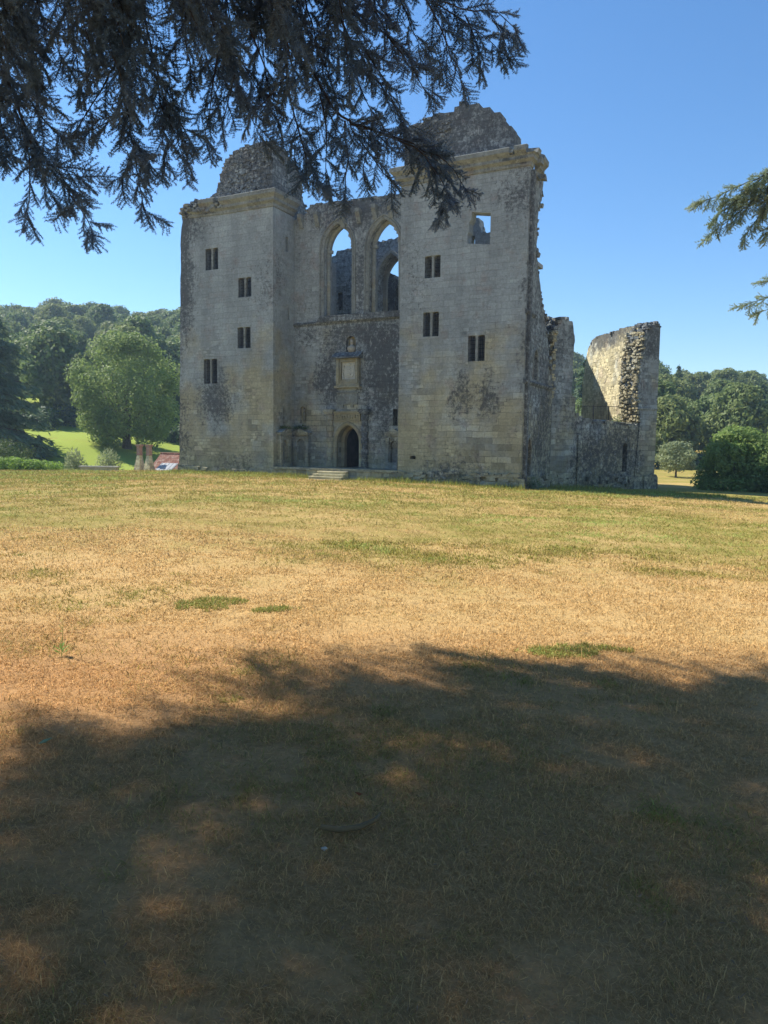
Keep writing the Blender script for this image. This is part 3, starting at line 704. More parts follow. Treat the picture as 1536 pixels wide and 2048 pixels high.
# railing on the first floor of the ruin
r0 = at(1156, 822, 57); r1 = at(1248, 826, 57.6)
rl = empty('railing', (r0.x, r0.y, 3.2)); tag(rl, 'thin black metal railing along the upper floor of the broken wing', 'railing')
dv = Vector((r1.x - r0.x, r1.y - r0.y, 0)); Ln = dv.length; dv.normalize()
mb = MB()
for z in (.12, 1.28): mb.tube([dv * 0 + Vector((0, 0, z)), dv * Ln + Vector((0, 0, z))], [.022] * 2, 6)
mb.build('rail', M_iron, rl)
mb = MB()
for k in range(int(Ln / .13)): p = dv * (k * .13); mb.tube([p + Vector((0, 0, .1)), p + Vector((0, 0, 1.3))], [.009] * 2, 4)
mb.build('bars', M_iron, rl)
for k in range(4):
    mb = MB(); p = dv * (Ln * k / 3); mb.tube([p, p + Vector((0, 0, 1.36))], [.03] * 2, 6); mb.build('post', M_iron, rl)
# ------------------------------------------------------------------ vegetation
class Cloud:
    """many small leaf or needle faces, linked as one mesh"""
    def __init__(s): s.V = []; s.n = 0; s.I = []; s.C = []
    def add(s, V, I, c):                       # V (k,3); I flat; c corners per face (array)
        s.V.append(np.asarray(V, np.float32)); s.I.append(np.asarray(I) + s.n); s.C.append(np.asarray(c)); s.n += len(V)
    def quads(s, P, U, Wd):                    # centre P, half-axes U and Wd: a diamond-ish leaf
        n = len(P); V = np.stack([P - U, P + Wd * .9 - U * .1, P + U, P - Wd * .9 - U * .1], 1).reshape(-1, 3)
        s.add(V, np.arange(4 * n), np.full(n, 4))
    def mb(s, m):                              # take over the faces of an MB
        s.add(np.array(m.v), np.array([i for f in m.f for i in f]), np.array([len(f) for f in m.f]))
    def build(s, name, mat, parent=None):
        return fast_mesh(name, np.concatenate(s.V), np.concatenate(s.C), np.concatenate(s.I), mat, parent)
def unit(v): return v / np.maximum(np.linalg.norm(v, axis=-1, keepdims=True), 1e-9)
def rdir(n): return unit(rng.normal(size=(n, 3)))
def lump_leaves(cl, c, r, n, size, shell=.72, up=.25):
    """leaves through one rounded mass of the crown, thicker towards its outside"""
    d = rdir(n); rad = np.where(rng.random(n) < .8, rng.uniform(shell, 1.06, n), rng.uniform(.2, shell, n))
    P = np.asarray(c) + d * rad[:, None] * np.asarray(r)
    nr = unit(d + rng.normal(size=(n, 3)) * .55 + np.array([0, 0, up])); t = unit(np.cross(nr, rdir(n))); b = np.cross(nr, t)
    k = size * rng.uniform(.6, 1.35, n)[:, None]
    cl.quads(P, t * k, b * k * .62)

M_bark = simple_mat('bark', (.09, .07, .055), (.16, .13, .10), 6, .95, .8)
M_twig = simple_mat('dark twig', (.045, .042, .042), (.075, .068, .064), 6, .95, .8)
M_syc = leaf_mat('sycamore leaves', (.19, .27, .07), (.27, .34, .11), .5, .42)
M_wood = [leaf_mat('woodland leaves', (.12, .19, .06), (.19, .25, .08), .25, .45, .6, (.26, .27, .09)),
          leaf_mat('conifer needles', (.065, .12, .055), (.10, .16, .065), .3, .3, .35, (.05, .075, .04))]
M_cedar = leaf_mat('cedar needles', (.12, .18, .10), (.18, .24, .13), .5, .35)
M_cedar_near = leaf_mat('blue-green cedar needles', (.095, .165, .24), (.14, .205, .28), 1.2, .10)
M_cedar_right = leaf_mat('pale cedar needles', (.28, .36, .24), (.36, .42, .26), 1.2, .45)
M_shrub = leaf_mat('shrub leaves', (.06, .10, .025), (.10, .14, .035), 1.5, .3)
M_hedge = leaf_mat('hedge leaves', (.19, .31, .05), (.27, .40, .07), 1.2, .5)
M_grey = leaf_mat('grey-green leaves', (.24, .29, .14), (.32, .36, .19), 1.5, .4)
M_bushy = leaf_mat('bushy tree leaves', (.19, .29, .075), (.27, .36, .11), .8, .5)

def trunk_mb(base, h, r, lean=(0, 0), n=8, limbs=()):
    m = MB(); pts = [(base[0] + lean[0] * t, base[1] + lean[1] * t, base[2] + h * t) for t in np.linspace(0, 1, 6)]
    m.tube(pts, [r * (1.35 if k == 0 else 1 - .13 * k) for k in range(6)], n)
    for l in limbs: m.tube(l, list(np.linspace(r * .42, r * .1, len(l))), 6)
    return m

# ---- the big pale-green tree left of the castle
t = empty('broadleaf_tree', (-33, 95, Hs(-33, 95)))
tag(t, 'large rounded pale green tree standing on the grassy bank left of the castle', 'tree')
cl = Cloud()
cl_l = [((0, 0, 7.0), (3.9, 3.5, 4.4), 2600)]
for k in range(60):
    a = random.uniform(0, 2 * math.pi); e = random.uniform(-1.1, 1.5); rr = random.uniform(.9, 2.0)
    c = (5.5 * math.cos(a) * math.cos(e) ** .7 * (1.05 if e < .4 else .92), 4.9 * math.sin(a) * math.cos(e) ** .7, 7.2 + 5.9 * math.sin(e))
    cl_l.append((c, (rr, rr, rr * random.uniform(.85, 1.3)), int(330 * rr * rr * .5)))
for k in range(22):
    a = 6.28 * k / 22 + random.uniform(-.1, .1); rr = random.uniform(1.2, 1.9); q_ = random.uniform(3.2, 5.2); cl_l.append(((q_ * math.cos(a), q_ * math.sin(a), random.uniform(1.6, 3.8)), (rr, rr, rr * 1.15), int(360 * rr * rr * .5)))
for c, r, n in cl_l: lump_leaves(cl, c, r, n, .18)
cl.build('crown', M_syc, t)
limbs = [[(0, 0, 2.2), (math.cos(a) * 1.6, math.sin(a) * 1.6, 4.5), (math.cos(a) * 3.2, math.sin(a) * 3.2, 7 + k % 3)] for k, a in enumerate(np.linspace(0, 5.4, 7))]
trunk_mb((0, 0, -.4), 8.5, .55, limbs=limbs).build('trunk', M_bark, t, uv=False)

# ---- cedar kinds
def cedar_tiers(cl, m, h, prof, tiers, limbs, size, z0=1.0, droop=.16, per=26, x0=0, y0=0):
    for i_ in range(tiers):
        z = z0 + (h - z0) * i_ / tiers + random.uniform(-.2, .2); L0 = np.interp(z, [p[0] for p in prof], [p[1] for p in prof])
        for k in range(limbs):
            a = 2 * math.pi * (k + random.random() * .8) / limbs + i_ * .7; L = L0 * random.uniform(.72, 1.1)
            d = np.array([math.cos(a), math.sin(a), 0.]); sd = np.array([-d[1], d[0], 0.])
            def pt(t): return np.array([x0, y0, 0]) + d * L * t + np.array([0, 0, z + .10 * L * t - droop * L * t * t])
            if m: m.tube([pt(0), pt(.35), pt(.7), pt(1)], [.10 * L / 8, .07 * L / 8, .04 * L / 8, .01], 5, False)
            n = int(per * L); tt = rng.random(n) ** .75 * .85 + .17; w = rng.normal(size=n) * (.16 + .30 * (1 - np.abs(tt - .6))) * L * .42
            P = np.array([pt(q) for q in tt]) + sd * w[:, None]; P[:, 2] -= np.abs(w) * .22 + rng.random(n) * .35
            U = unit(d * .8 + sd * np.sign(w)[:, None] * .8 + np.array([0, 0, -.55]) + rng.normal(size=(n, 3)) * .3)
            Wv = unit(np.cross(U, np.array([0, 0, 1.]) + rng.normal(size=(n, 3)) * .5))
            k_ = size * rng.uniform(.5, 1.3, n)[:, None]; cl.quads(P, U * k_, Wv * k_ * .30)

t = empty('cedar_tree', (-50, 82, Hs(-50, 82))); tag(t, 'huge dark spreading cedar with layered drooping boughs at the left edge', 'tree')
cl = Cloud(); m = MB(); m.tube([(0, 0, -.5), (0, 0, 5), (0, 0, 12), (0, 0, 22)], [1.0, .8, .5, .1], 10)
cedar_tiers(cl, m, 23, [(0, 11.0), (4, 12.2), (8, 11.0), (12, 9.5), (15, 8.5), (18, 7.5), (23, 1)], 26, 13, .42, .8, .22, 34)
cl.build('crown', M_cedar, t); m.build('trunk', M_bark, t, uv=False)

# ---- trees right of the castle
def bushy(name, x, y, lumps, leaf, mat, label, cat, trunk=None, group=None, zoff=0):
    t = empty(name, (x, y, Hs(x, y) + zoff)); tag(t, label, cat, group)
    cl = Cloud()
    for c, r, n in lumps: lump_leaves(cl, c, r, n, leaf)
    cl.build('crown', mat, t)
    if trunk: trunk_mb((0, 0, -.3), trunk[0], trunk[1]).build('trunk', M_bark, t, uv=False)
    return t
def dome(rx, rz, zc, n, k, rl, seed):
    random.seed(seed); L = [((0, 0, zc), (rx * .8, rx * .8, rz * .8), n)]
    for _ in range(k):
        a = random.uniform(0, 6.28); e = random.uniform(-.7, 1.45); r = rl * random.uniform(.7, 1.2)
        L.append(((rx * .8 * math.cos(a) * math.cos(e), rx * .8 * math.sin(a) * math.cos(e), zc + rz * .82 * math.sin(e)), (r, r, r * .85), int(n / 9)))
    return L
bushy('round_tree', 37.4, 95, dome(2.7, 2.1, 2.3, 1500, 26, .8, 3), .14, M_grey, 'small round pale green tree at the edge of the dry field right of the ruin', 'tree', (2.6, .16))
def skirted(rx, rz, zc, n, k, rl, seed):
    L = dome(rx, rz, zc, n, k, rl, seed)
    for q_ in range(14):
        a = 6.28 * q_ / 14; L.append(((rx * .85 * math.cos(a), rx * .85 * math.sin(a), random.uniform(.3, .9)), (rl, rl, rl * .9), int(n / 9)))
    return L
bushy('broadleaf_tree', 28.4, 60, skirted(2.7, 2.4, 2.4, 2600, 34, 1.0, 4), .14, M_bushy, 'dense green bushy tree with foliage down to the grass right of the ruin', 'tree', (3, .2))
bushy('broadleaf_tree', 32.2, 58.5, skirted(2.8, 2.9, 2.7, 2600, 34, 1.05, 5), .14, M_bushy, 'taller green bushy tree cut by the right edge of the photo', 'tree', (3, .2))
bushy('shrub', 30.0, 55.5, dome(1.5, 1.1, .9, 900, 14, .5, 6), .09, M_shrub, 'low bright green shrub in front of the dark bushy trees at the right edge', 'shrub')

# ---- wooded hills
def wood_mesh(kind, seed):
    random.seed(seed); cl = Cloud(); m = MB()
    if kind == 0:
        h = random.uniform(10.5, 12.5)
        for c, r, n in dome(5.0, h * .48, h * .50, 1500, 30, 1.7, seed): lump_leaves(cl, c, r, n * 1, .36)
        m.tube([(0, 0, -2), (0, 0, h * .6)], [.35, .2], 6)
    else:
        h = random.uniform(13, 16); cedar_tiers(cl, None, h, [(0, 3.2), (h * .3, 3.0), (h * .8, 1.2), (h, .15)], 20, 8, .55, 1.0, .35, 16)
        m.tube([(0, 0, -2), (0, 0, h)], [.3, .05], 6)
    cl.mb(m)
    return cl.build('woodland_tree' if kind == 0 else 'conifer_tree', M_wood[kind])
protos = {0: [wood_mesh(0, s) for s in (21, 22, 23, 24, 25)], 1: [wood_mesh(1, s) for s in (31, 32, 33)]}
used_proto = set()
WL = {('L', 0): ('leafy green tree in the wood on the hillside left of the castle', 'trees of the wood on the left hillside'),
      ('L', 1): ('dark pointed conifer among the leafy trees on the left hillside', 'conifers on the left hillside'),
      ('R', 0): ('leafy green tree in the wood on the hillside right of the castle', 'trees of the wood on the right hillside'),
      ('R', 1): ('dark pointed conifer in the dense stand on the right hillside', 'conifers on the right hillside')}
def plant_wood(x, y, kind, side, s):
    p = random.choice(protos[kind])
    if p.name in used_proto: o = p.copy(); col.objects.link(o)
    else: o = p; used_proto.add(p.name)
    o.location = (x, y, Hs(x, y) - .4); o.rotation_euler = (0, 0, random.uniform(0, 6.28)); o.scale = (s * random.uniform(.9, 1.1), s * random.uniform(.9, 1.1), s * random.uniform(.88, 1.12))
    l, g = WL[(side, kind)]; tag(o, l, 'tree', g)
random.seed(99)
for side, r0_, r1_ in (('L', -.60, -.235), ('R', .215, .60)):
    y = 113.0 if side == 'L' else 121.0; row = 0
    while y < 268:
        step = 8.2 + y * .012; w = (r1_ - r0_) * y; n = max(2, int(w / step))
        for k in range(n):
            x = r0_ * y + w * (k + .5 + (row % 2) * .4 + random.uniform(-.25, .25)) / n; yy = y + random.uniform(-2.5, 2.5)
            if side == 'R': kind = 1 if (128 < yy < 185 and random.random() < .85) or random.random() < .10 else 0
            else: kind = 1 if (random.random() < (.05 if yy < 240 else .16)) else 0
            plant_wood(x, yy, kind, side, random.uniform(.82, 1.15) * (.9 if kind == 1 else 1))
        y += step * (1.0 + y * .0012); row += 1
# dark undergrowth along the foot of each wood
for side, xs, yb in (('left', (-64, -26), 108), ('right', (22, 72), 117)):
    cl = Cloud()
    for k in range(90):
        x = random.uniform(*xs); y = yb + random.uniform(-3, 3); r = random.uniform(1.2, 2.4); lump_leaves(cl, (x, y, Hs(x, y) + r * .5), (r, r, r), 110, .32)
    o = cl.build('undergrowth', M_wood[1]); tag(o, 'dark undergrowth along the foot of the %s wood' % side, 'undergrowth', kind='stuff')

# ---- hedge, shrubs, trough and cottage at the left
random.seed(5)
t = empty('hedge', (-31, 60.5, 0)); tag(t, 'clipped bright green hedge along the meadow edge under the left cedar', 'hedge')
cl = Cloud()
for k in range(60):
    x = -7.5 + 12 * k / 60; y = random.uniform(-.5, .5); h = 1.05 - .06 * max(0, x - .5) ** 1.5; z = Hs(-31 + x, 60.5)
    lump_leaves(cl, (x, y, z + h * .5), (.5, .6, h * .62), 260, .075)
cl.build('foliage', M_hedge, t)
def spiky(x, y, h, r, label, mat, n=700, name='shrub'):
    t = empty(name, (x, y, Hs(x, y) - .1)); tag(t, label, 'shrub'); cl = Cloud()
    d = rdir(n); d[:, 2] = np.abs(d[:, 2]) * 1.3 + .2; d = unit(d); L = rng.uniform(.4, 1, n)[:, None]
    P = d * L * np.array([r, r, h]); U = unit(d + rng.normal(size=(n, 3)) * .35); Wv = unit(np.cross(U, rdir(n)))
    cl.quads(P, U * .17, Wv * .04); lump_leaves(cl, (0, 0, h * .4), (r * .8, r * .8, h * .45), n, .07); cl.build('foliage', mat, t)
spiky(-27.2, 65, 2.6, 1.1, 'spiky grey green shrub between the hedge and the stone trough', M_grey)
spiky(-24.2, 65, 2.6, 1.3, 'wider spiky grey green shrub just behind the stone trough', M_grey)
bushy('shrub', -33.5, 66, dome(2.2, 1.3, 2.4, 900, 14, .7, 9), .09, M_shrub, 'loose green shrub above the clipped hedge beneath the cedar', 'shrub')
x, y = -24.1, 62.5
t = empty('stone_trough', (x, y, Hs(x, y))); tag(t, 'low pale stone trough at the meadow edge left of the cottage', 'trough')
mb = MB(); mb.wall(hole_rect(-1.5, 1.5, -.25, .25), [hole_rect(-1.35, 1.35, -.12, .12)], 0, .42, lambda a, b_, c: (a, c, b_)); mb.box(-1.5, 1.5, -.25, .25, -.3, 0); mb.build('basin', M_steps, t)
mb = MB(); mb.wall(hole_rect(-1.6, 1.6, -.33, .33), [hole_rect(-1.34, 1.34, -.115, .115)], .42, .52, lambda a, b_, c: (a, c, b_)); mb.build('rim', simple_mat('pale limestone rim', (.55, .52, .45), (.42, .40, .34), 5), t)
x0_, y0_ = -22.0, 66
t = empty('cottage', (-19.5, 68, Hs(-19.5, 68)), -A); tag(t, 'small cottage with red tiled roof and two tall chimneys beside the left tower', 'cottage')
Tz = lambda z: z - Hs(-19.5, 68)
M_ctile = None
b = B('clay roof tiles', .9); n_ = b.N.new('ShaderNodeTexBrick'); b.put(n_.inputs['Vector'], b.uv); n_.inputs['Scale'].default_value = 1; n_.inputs['Brick Width'].default_value = .22; n_.inputs['Row Height'].default_value = .14; n_.inputs['Mortar Size'].default_value = .012
n_.inputs['Color1'].default_value = (.20, .085, .06, 1); n_.inputs['Color2'].default_value = (.30, .16, .115, 1); n_.inputs['Mortar'].default_value = (.05, .03, .025, 1)
c_t = b.mix(b.math('MULTIPLY', b.step(b.noise(b.obj, 2.2, 5, .7), .5, .68), .6), n_.outputs['Color'], (.36, .33, .28)); b.color(c_t); b.bump(n_.outputs['Fac'], -.5, .03)
M_ctile = b.m
M_cwall = stone_mat('cottage stone', tan=.9, dark=-.35, gain=2.0, plaster=.3, brick=(.4, .2))
M_brick = stone_mat('chimney brick', tan=.5, dark=-.1, brick=(.22, .075), plaster=.2)
b = B('red brick', .9); n_ = b.N.new('ShaderNodeTexBrick'); b.put(n_.inputs['Vector'], b.uv); n_.inputs['Scale'].default_value = 1; n_.inputs['Brick Width'].default_value = .22; n_.inputs['Row Height'].default_value = .075; n_.inputs['Mortar Size'].default_value = .01
n_.inputs['Color1'].default_value = (.32, .14, .09, 1); n_.inputs['Color2'].default_value = (.42, .24, .17, 1); n_.inputs['Mortar'].default_value = (.4, .36, .3, 1); b.color(n_.outputs['Color']); M_brick = b.m
mb = MB(); mb.box(-2.1, 6.0, -1.6, 3.0, -.5, Tz(-2.3)); mb.wall([(-1.6, Tz(-2.3)), (3.0, Tz(-2.3)), (.9, Tz(.1))], [], -2.1, 6.0, lambda a, b_, c: (b_, a, c)); mb.build('wall', M_cwall, t)
mb = MB()
for s_, ye in ((-1, -1.9), (1, 3.3)):
    yr, zr, ze = .9, Tz(.22), Tz(-2.45)
    vs = [(-2.25, yr, zr), (6.1, yr, zr), (6.1, ye, ze), (-2.25, ye, ze)]; vs2 = [(a, b_, c - .12) for a, b_, c in vs]
    mb.add(vs + vs2, [(0, 3, 2, 1) if s_ < 0 else (0, 1, 2, 3), (4, 5, 6, 7), (0, 1, 5, 4), (1, 2, 6, 5), (2, 3, 7, 6), (3, 0, 4, 7)])
mb.tube([(-2.25, .9, Tz(.24)), (6.1, .9, Tz(.24))], [.09, .09], 8); mb.build('roof', M_ctile, t)
for lx in (-2.05, -.88):
    f = MB(); ly = -2.0
    def ring(w, d, z, ox=0): return [(lx + ox - w, ly - d, z), (lx + ox + w, ly - d, z), (lx + ox + w, ly + d, z), (lx + ox - w, ly + d, z)]
    lv = [ring(.45, .40, -.3), ring(.45, .40, Tz(-1.6)), ring(.14, .18, Tz(.1), .05)]
    f.add([p for r_ in lv for p in r_], [(k * 4 + j, k * 4 + (j + 1) % 4, k * 4 + 4 + (j + 1) % 4, k * 4 + 4 + j) for k in range(2) for j in range(4)] + [(8, 9, 10, 11)])
    ch = f.build('chimney', M_cwall, t)
    f = MB(); f.box(lx - .16, lx + .26, ly - .21, ly + .21, Tz(.1), Tz(.17)); f.box(lx - .13, lx + .23, ly - .18, ly + .18, Tz(.17), Tz(.88)); f.box(lx - .18, lx + .28, ly - .23, ly + .23, Tz(.88), Tz(.96)); f.box(lx - .22, lx + .32, ly - .27, ly + .27, Tz(.96), Tz(1.06)); f.build('chimney_shaft', M_brick, ch)
f = MB(); f.box(.3, 2.0, -2.7, -1.7, 0, Tz(-1.4)); f.wall([(-2.9, Tz(-1.55)), (-1.5, Tz(-.62)), (-1.5, Tz(-.56)), (-2.9, Tz(-1.47))], [], .2, 2.1, lambda a, b_, c: (b_, a, c))
lt_ = f.build('lean_to', simple_mat('lead sheet', (.26, .28, .30), (.33, .35, .37), 3, .8, .1, spec=.4), t)
for k in range(5):
    f = MB(); xk = .25 + k * .43; f.wall([(-2.9, Tz(-1.47)), (-1.5, Tz(-.56)), (-1.5, Tz(-.53)), (-2.9, Tz(-1.44))], [], xk, xk + .05, lambda a, b_, c: (b_, a, c)); f.build('lead_roll', simple_mat('pale lead roll', (.40, .42, .44), (.34, .36, .38), 3), lt_)

# ---- plants growing on and at the foot of the ruin
def frond(loc, r, h, n, label, mat, name='fern', cat='plant', size=.09):
    t = empty(name, loc); tag(t, label, cat); cl = Cloud(); d = rdir(n); d[:, 2] = np.abs(d[:, 2]) * .8; L = rng.uniform(.2, 1, n)[:, None]
    P = d * L * np.array([r, r * .7, h]); U = unit(d + rng.normal(size=(n, 3)) * .3); Wv = unit(np.cross(U, rdir(n))); cl.quads(P, U * size, Wv * size * .3); cl.build('leaves', mat, t)
frond(C2W(-17.44, 2.4, 2.42), .75, .4, 260, 'dark fern growing on top of the shell seat facing us', M_shrub)
frond(C2W(-17.95, .95, 2.42), .5, .3, 160, 'dark fern growing on top of the shell seat on the tower return', M_shrub)
w0 = at(1249, 848, 56.4); frond((w0.x, w0.y, 3.25), 1.0, .85, 520, 'light green shrub growing on the broken wall beside the corner pier', M_grey, 'shrub', 'shrub', .1)
w0 = C2W(.15, .9, 0); frond((w0.x, w0.y, Hs(w0.x, w0.y)), .8, 1.0, 420, 'dark ivy clump at the foot of the right tower corner', M_cedar, 'ivy', 'plant', .1)

# ------------------------------------------------------------------ the cedar overhead
def needle_spray(seed, L=.42, ros=.030, nn=13, nl=.034, nw=.0034, side=17):
    """a flat cedar twig: a main shoot, side shoots, and a whorl of needles at every spur"""
    r = np.random.default_rng(seed); Vs = []; n = 0; I = []; C = []
    wood = MB(); tips = []
    def shoot(p0, d, l, w, ends):
        k = max(2, int(l / .07)); pts = [p0]; dd = d.copy()
        for q_ in range(k):
            dd = unit(dd + r.normal(size=3) * .10 + np.array([0, 0, -.05])); pts.append(pts[-1] + dd * l / k)
        wood.tube(pts, list(np.linspace(w, w * .4, k + 1)), 3, False)
        P = np.array(pts); s_ = np.linspace(0, k, int(l / ros) + 2)
        ends.append(np.stack([np.interp(s_, np.arange(k + 1), P[:, j]) for j in range(3)], 1)); return P
    ends = []; main = shoot(np.zeros(3), np.array([1., 0, 0]), L, .004, ends)
    for k in range(side):
        t_ = .12 + .85 * k / side; p0 = np.array([np.interp(t_ * (len(main) - 1), np.arange(len(main)), main[:, j]) for j in range(3)])
        sg = 1 if k % 2 else -1; l = (.05 + .16 * math.sin(math.pi * min(1, t_ * .8 + .15))) * r.uniform(.6, 1.25) * L / .42
        shoot(p0, unit(np.array([.75, sg * .8, r.normal() * .35 - .15])), l, .0025, ends)
    E_ = np.concatenate(ends); n_ = len(E_)
    d = unit(r.normal(size=(n_, nn, 3))); l = nl * r.uniform(.6, 1.1, (n_, nn, 1)); wv = unit(np.cross(d, r.normal(size=(n_, nn, 3)))) * nw
    c = E_[:, None, :] + d * .002
    T = np.stack([c - wv, c + wv, c + d * l], 2).reshape(-1, 3)
    return T.astype(np.float32), np.array(wood.v, np.float32), np.array([i for f in wood.f for i in f]), np.array([len(f) for f in wood.f])
SPR = [needle_spray(s) for s in range(6)]
COARSE = [needle_spray(50 + s, .9, .062, 7, .065, .0045, 15) for s in range(4)]
def place_spray(leaf, wood, T, p, d, s, roll):
    t_, wv, wi, wc = T; d = unit(np.asarray(d, float)); u = np.cross(np.array([0, 0, 1.]), d); u = unit(u + 1e-6); w = np.cross(d, u)
    c, s_ = math.cos(roll), math.sin(roll); u2 = u * c + w * s_; w2 = np.cross(d, u2); Rm = np.stack([d, u2, w2], 0) * s
    V = t_ @ Rm + np.asarray(p); leaf.add(V, np.arange(len(V)), np.full(len(V) // 3, 3))
    if wood is not None: wood.add(wv @ Rm + np.asarray(p), wi, wc)
def bough(leaf, wood, limb, pts, r0=.014, T=SPR, gap=.055, smin=.6, smax=1.1, spread=.8, hang=.35, start=.0):
    P = np.array([list(p) for p in pts], float); k = len(P)
    ss = np.concatenate([[0], np.cumsum(np.linalg.norm(np.diff(P, axis=0), axis=1))]); L = ss[-1]
    fine = np.linspace(0, L, max(4, int(L / .12))); Q_ = np.stack([np.interp(fine, ss, P[:, j]) for j in range(3)], 1)
    Q_[1:-1] = .25 * Q_[:-2] + .5 * Q_[1:-1] + .25 * Q_[2:]; Q_[1:-1] += rng.normal(size=Q_[1:-1].shape) * .008
    limb.tube(Q_, list(np.linspace(r0, .003, len(Q_))), 6, False)
    q = start * L; sg = 1
    while q < L:
        p = np.array([np.interp(q, fine, Q_[:, j]) for j in range(3)]); d = unit(np.array([np.interp(min(q + .1, L), fine, Q_[:, j]) - np.interp(max(q - .1, 0), fine, Q_[:, j]) for j in range(3)]))
        sd = unit(np.cross(d, fwn) + rng.normal(size=3) * .35) * sg; sg = -sg
        dirv = d * .75 + sd * spread * rng.uniform(.5, 1.2) + np.array([0, 0, -hang]) + rng.normal(size=3) * .18
        place_spray(leaf, wood, T[rng.integers(len(T))], p, dirv, rng.uniform(smin, smax) * (1 - .35 * q / L), rng.uniform(-1.2, 1.2)); q += gap * rng.uniform(.7, 1.4)
    place_spray(leaf, wood, T[rng.integers(len(T))], Q_[-1] - unit(Q_[-1] - Q_[-2]) * .12, Q_[-1] - Q_[-2], .6, 0)
fwn = np.array([0, 1., 0])
t = empty('cedar_tree', (-5.2, -2.5, Hs(-5.2, -2.5))); tag(t, 'cedar overhead with dark needle boughs hanging in from the top left', 'tree')
CT = Vector(t.location)
leaf = Cloud(); twig = Cloud(); limb = MB()
rng = np.random.default_rng(5)
BO = [ # boughs as they hang: picture points and distance
 ([(480, -90), (555, 36), (613, 120), (660, 204), (700, 248), (792, 277), (865, 310), (900, 365), (885, 430)], 7.3, .020, .045),
 ([(700, 248), (780, 268), (850, 296), (905, 330), (936, 385)], 7.3, .010, .05),
 ([(800, 280), (850, 330), (868, 385)], 7.4, .008, .05), ([(830, 295), (880, 350), (900, 400)], 7.2, .008, .055),
 ([(780, -90), (850, -10), (930, 18), (1000, 28), (1030, 50), (1036, 78)], 7.7, .014, .055),
 ([(870, 5), (940, 50), (985, 85), (1003, 118)], 7.7, .009, .055), ([(850, -5), (885, 60), (905, 125), (928, 182)], 7.6, .009, .065),
 ([(930, 30), (955, 80), (962, 140)], 7.8, .007, .07), ([(880, 20), (900, 100), (890, 150)], 7.7, .007, .07), ([(985, 40), (1010, 80), (1012, 110)], 7.7, .006, .08),
 ([(700, -90), (760, 40), (810, 120), (850, 180), (860, 195)], 7.5, .014, .05), ([(620, -90), (690, 60), (750, 160), (800, 225), (840, 275)], 7.6, .016, .05),
 ([(760, 60), (820, 110), (852, 140)], 7.5, .008, .06), ([(730, 100), (780, 180), (805, 250)], 7.4, .008, .06), ([(700, 90), (720, 180), (755, 240)], 7.5, .008, .06),
 ([(560, 40), (572, 110), (580, 180), (596, 260), (610, 320), (650, 378)], 7.2, .012, .055), ([(596, 250), (585, 290), (590, 330)], 7.2, .006, .07), ([(610, 310), (622, 350), (640, 370)], 7.2, .006, .07),
 ([(690, 242), (694, 300), (690, 350), (690, 392)], 7.2, .010, .05), ([(705, 262), (745, 310), (765, 345), (790, 372)], 7.3, .009, .06), ([(640, 190), (655, 260), (650, 320), (660, 370)], 7.3, .009, .06), ([(740, 270), (725, 330), (730, 370)], 7.3, .007, .07),
 ([(575, 150), (540, 190), (505, 225)], 7.1, .008, .07), ([(500, 60), (530, 140), (540, 200), (560, 262)], 7.3, .009, .07),
 ([(380, -90), (430, 60), (470, 160), (500, 230), (528, 288)], 7.2, .014, .045), ([(440, 90), (430, 170), (415, 230), (408, 295)], 7.1, .009, .05), ([(470, 150), (460, 210), (440, 262)], 7.1, .008, .06), ([(430, 60), (480, 120), (520, 180), (545, 230)], 7.3, .009, .06),
 ([(170, -90), (215, 60), (240, 150), (255, 230), (270, 310), (290, 425)], 6.8, .016, .038), ([(255, 220), (220, 240), (190, 258), (160, 268)], 6.8, .008, .05), ([(262, 280), (290, 310), (305, 345)], 6.8, .007, .055), ([(268, 300), (255, 340), (243, 380)], 6.8, .007, .055),
 ([(270, -60), (300, 80), (320, 180), (345, 260), (378, 332)], 6.9, .013, .045), ([(310, 150), (325, 230), (330, 342)], 6.9, .009, .05), ([(240, 120), (200, 180), (170, 230), (150, 265)], 6.7, .009, .055), ([(330, 200), (365, 240), (380, 285)], 6.9, .008, .06),
 ([(-60, -40), (10, 140), (50, 250), (90, 320), (130, 370), (165, 420), (187, 475)], 6.3, .018, .035), ([(30, 220), (55, 300), (62, 360), (50, 432)], 6.3, .010, .05), ([(60, 280), (85, 350), (105, 400)], 6.3, .008, .055), ([(100, 330), (140, 340), (165, 360)], 6.3, .007, .06), ([(-40, 120), (0, 220), (15, 300)], 6.2, .012, .05), ([(60, 200), (95, 250), (135, 285)], 6.4, .008, .06), ([(-40, 200), (-10, 260), (5, 310)], 6.2, .010, .06),
]
for pts, D, r0_, gap in BO: bough(leaf, twig, limb, [at(px, py, D + .15 * math.sin(px * .02 + py * .013)) for px, py in pts], r0_, SPR, gap * 1.9, .5, .95)
# the dense mass above them
for k in range(38):
    x = rng.uniform(-60, 830); yb = rng.uniform(40, 215) * (1 - .3 * (x > 700)); D = rng.uniform(6.0, 8.6); dx = rng.uniform(20, 110)
    bough(leaf, twig, limb, [at(x, -110, D), at(x + dx * .5, yb * .35, D), at(x + dx, yb, D)], .011, SPR, .10, .6, 1.0)
leaf_o = leaf; 
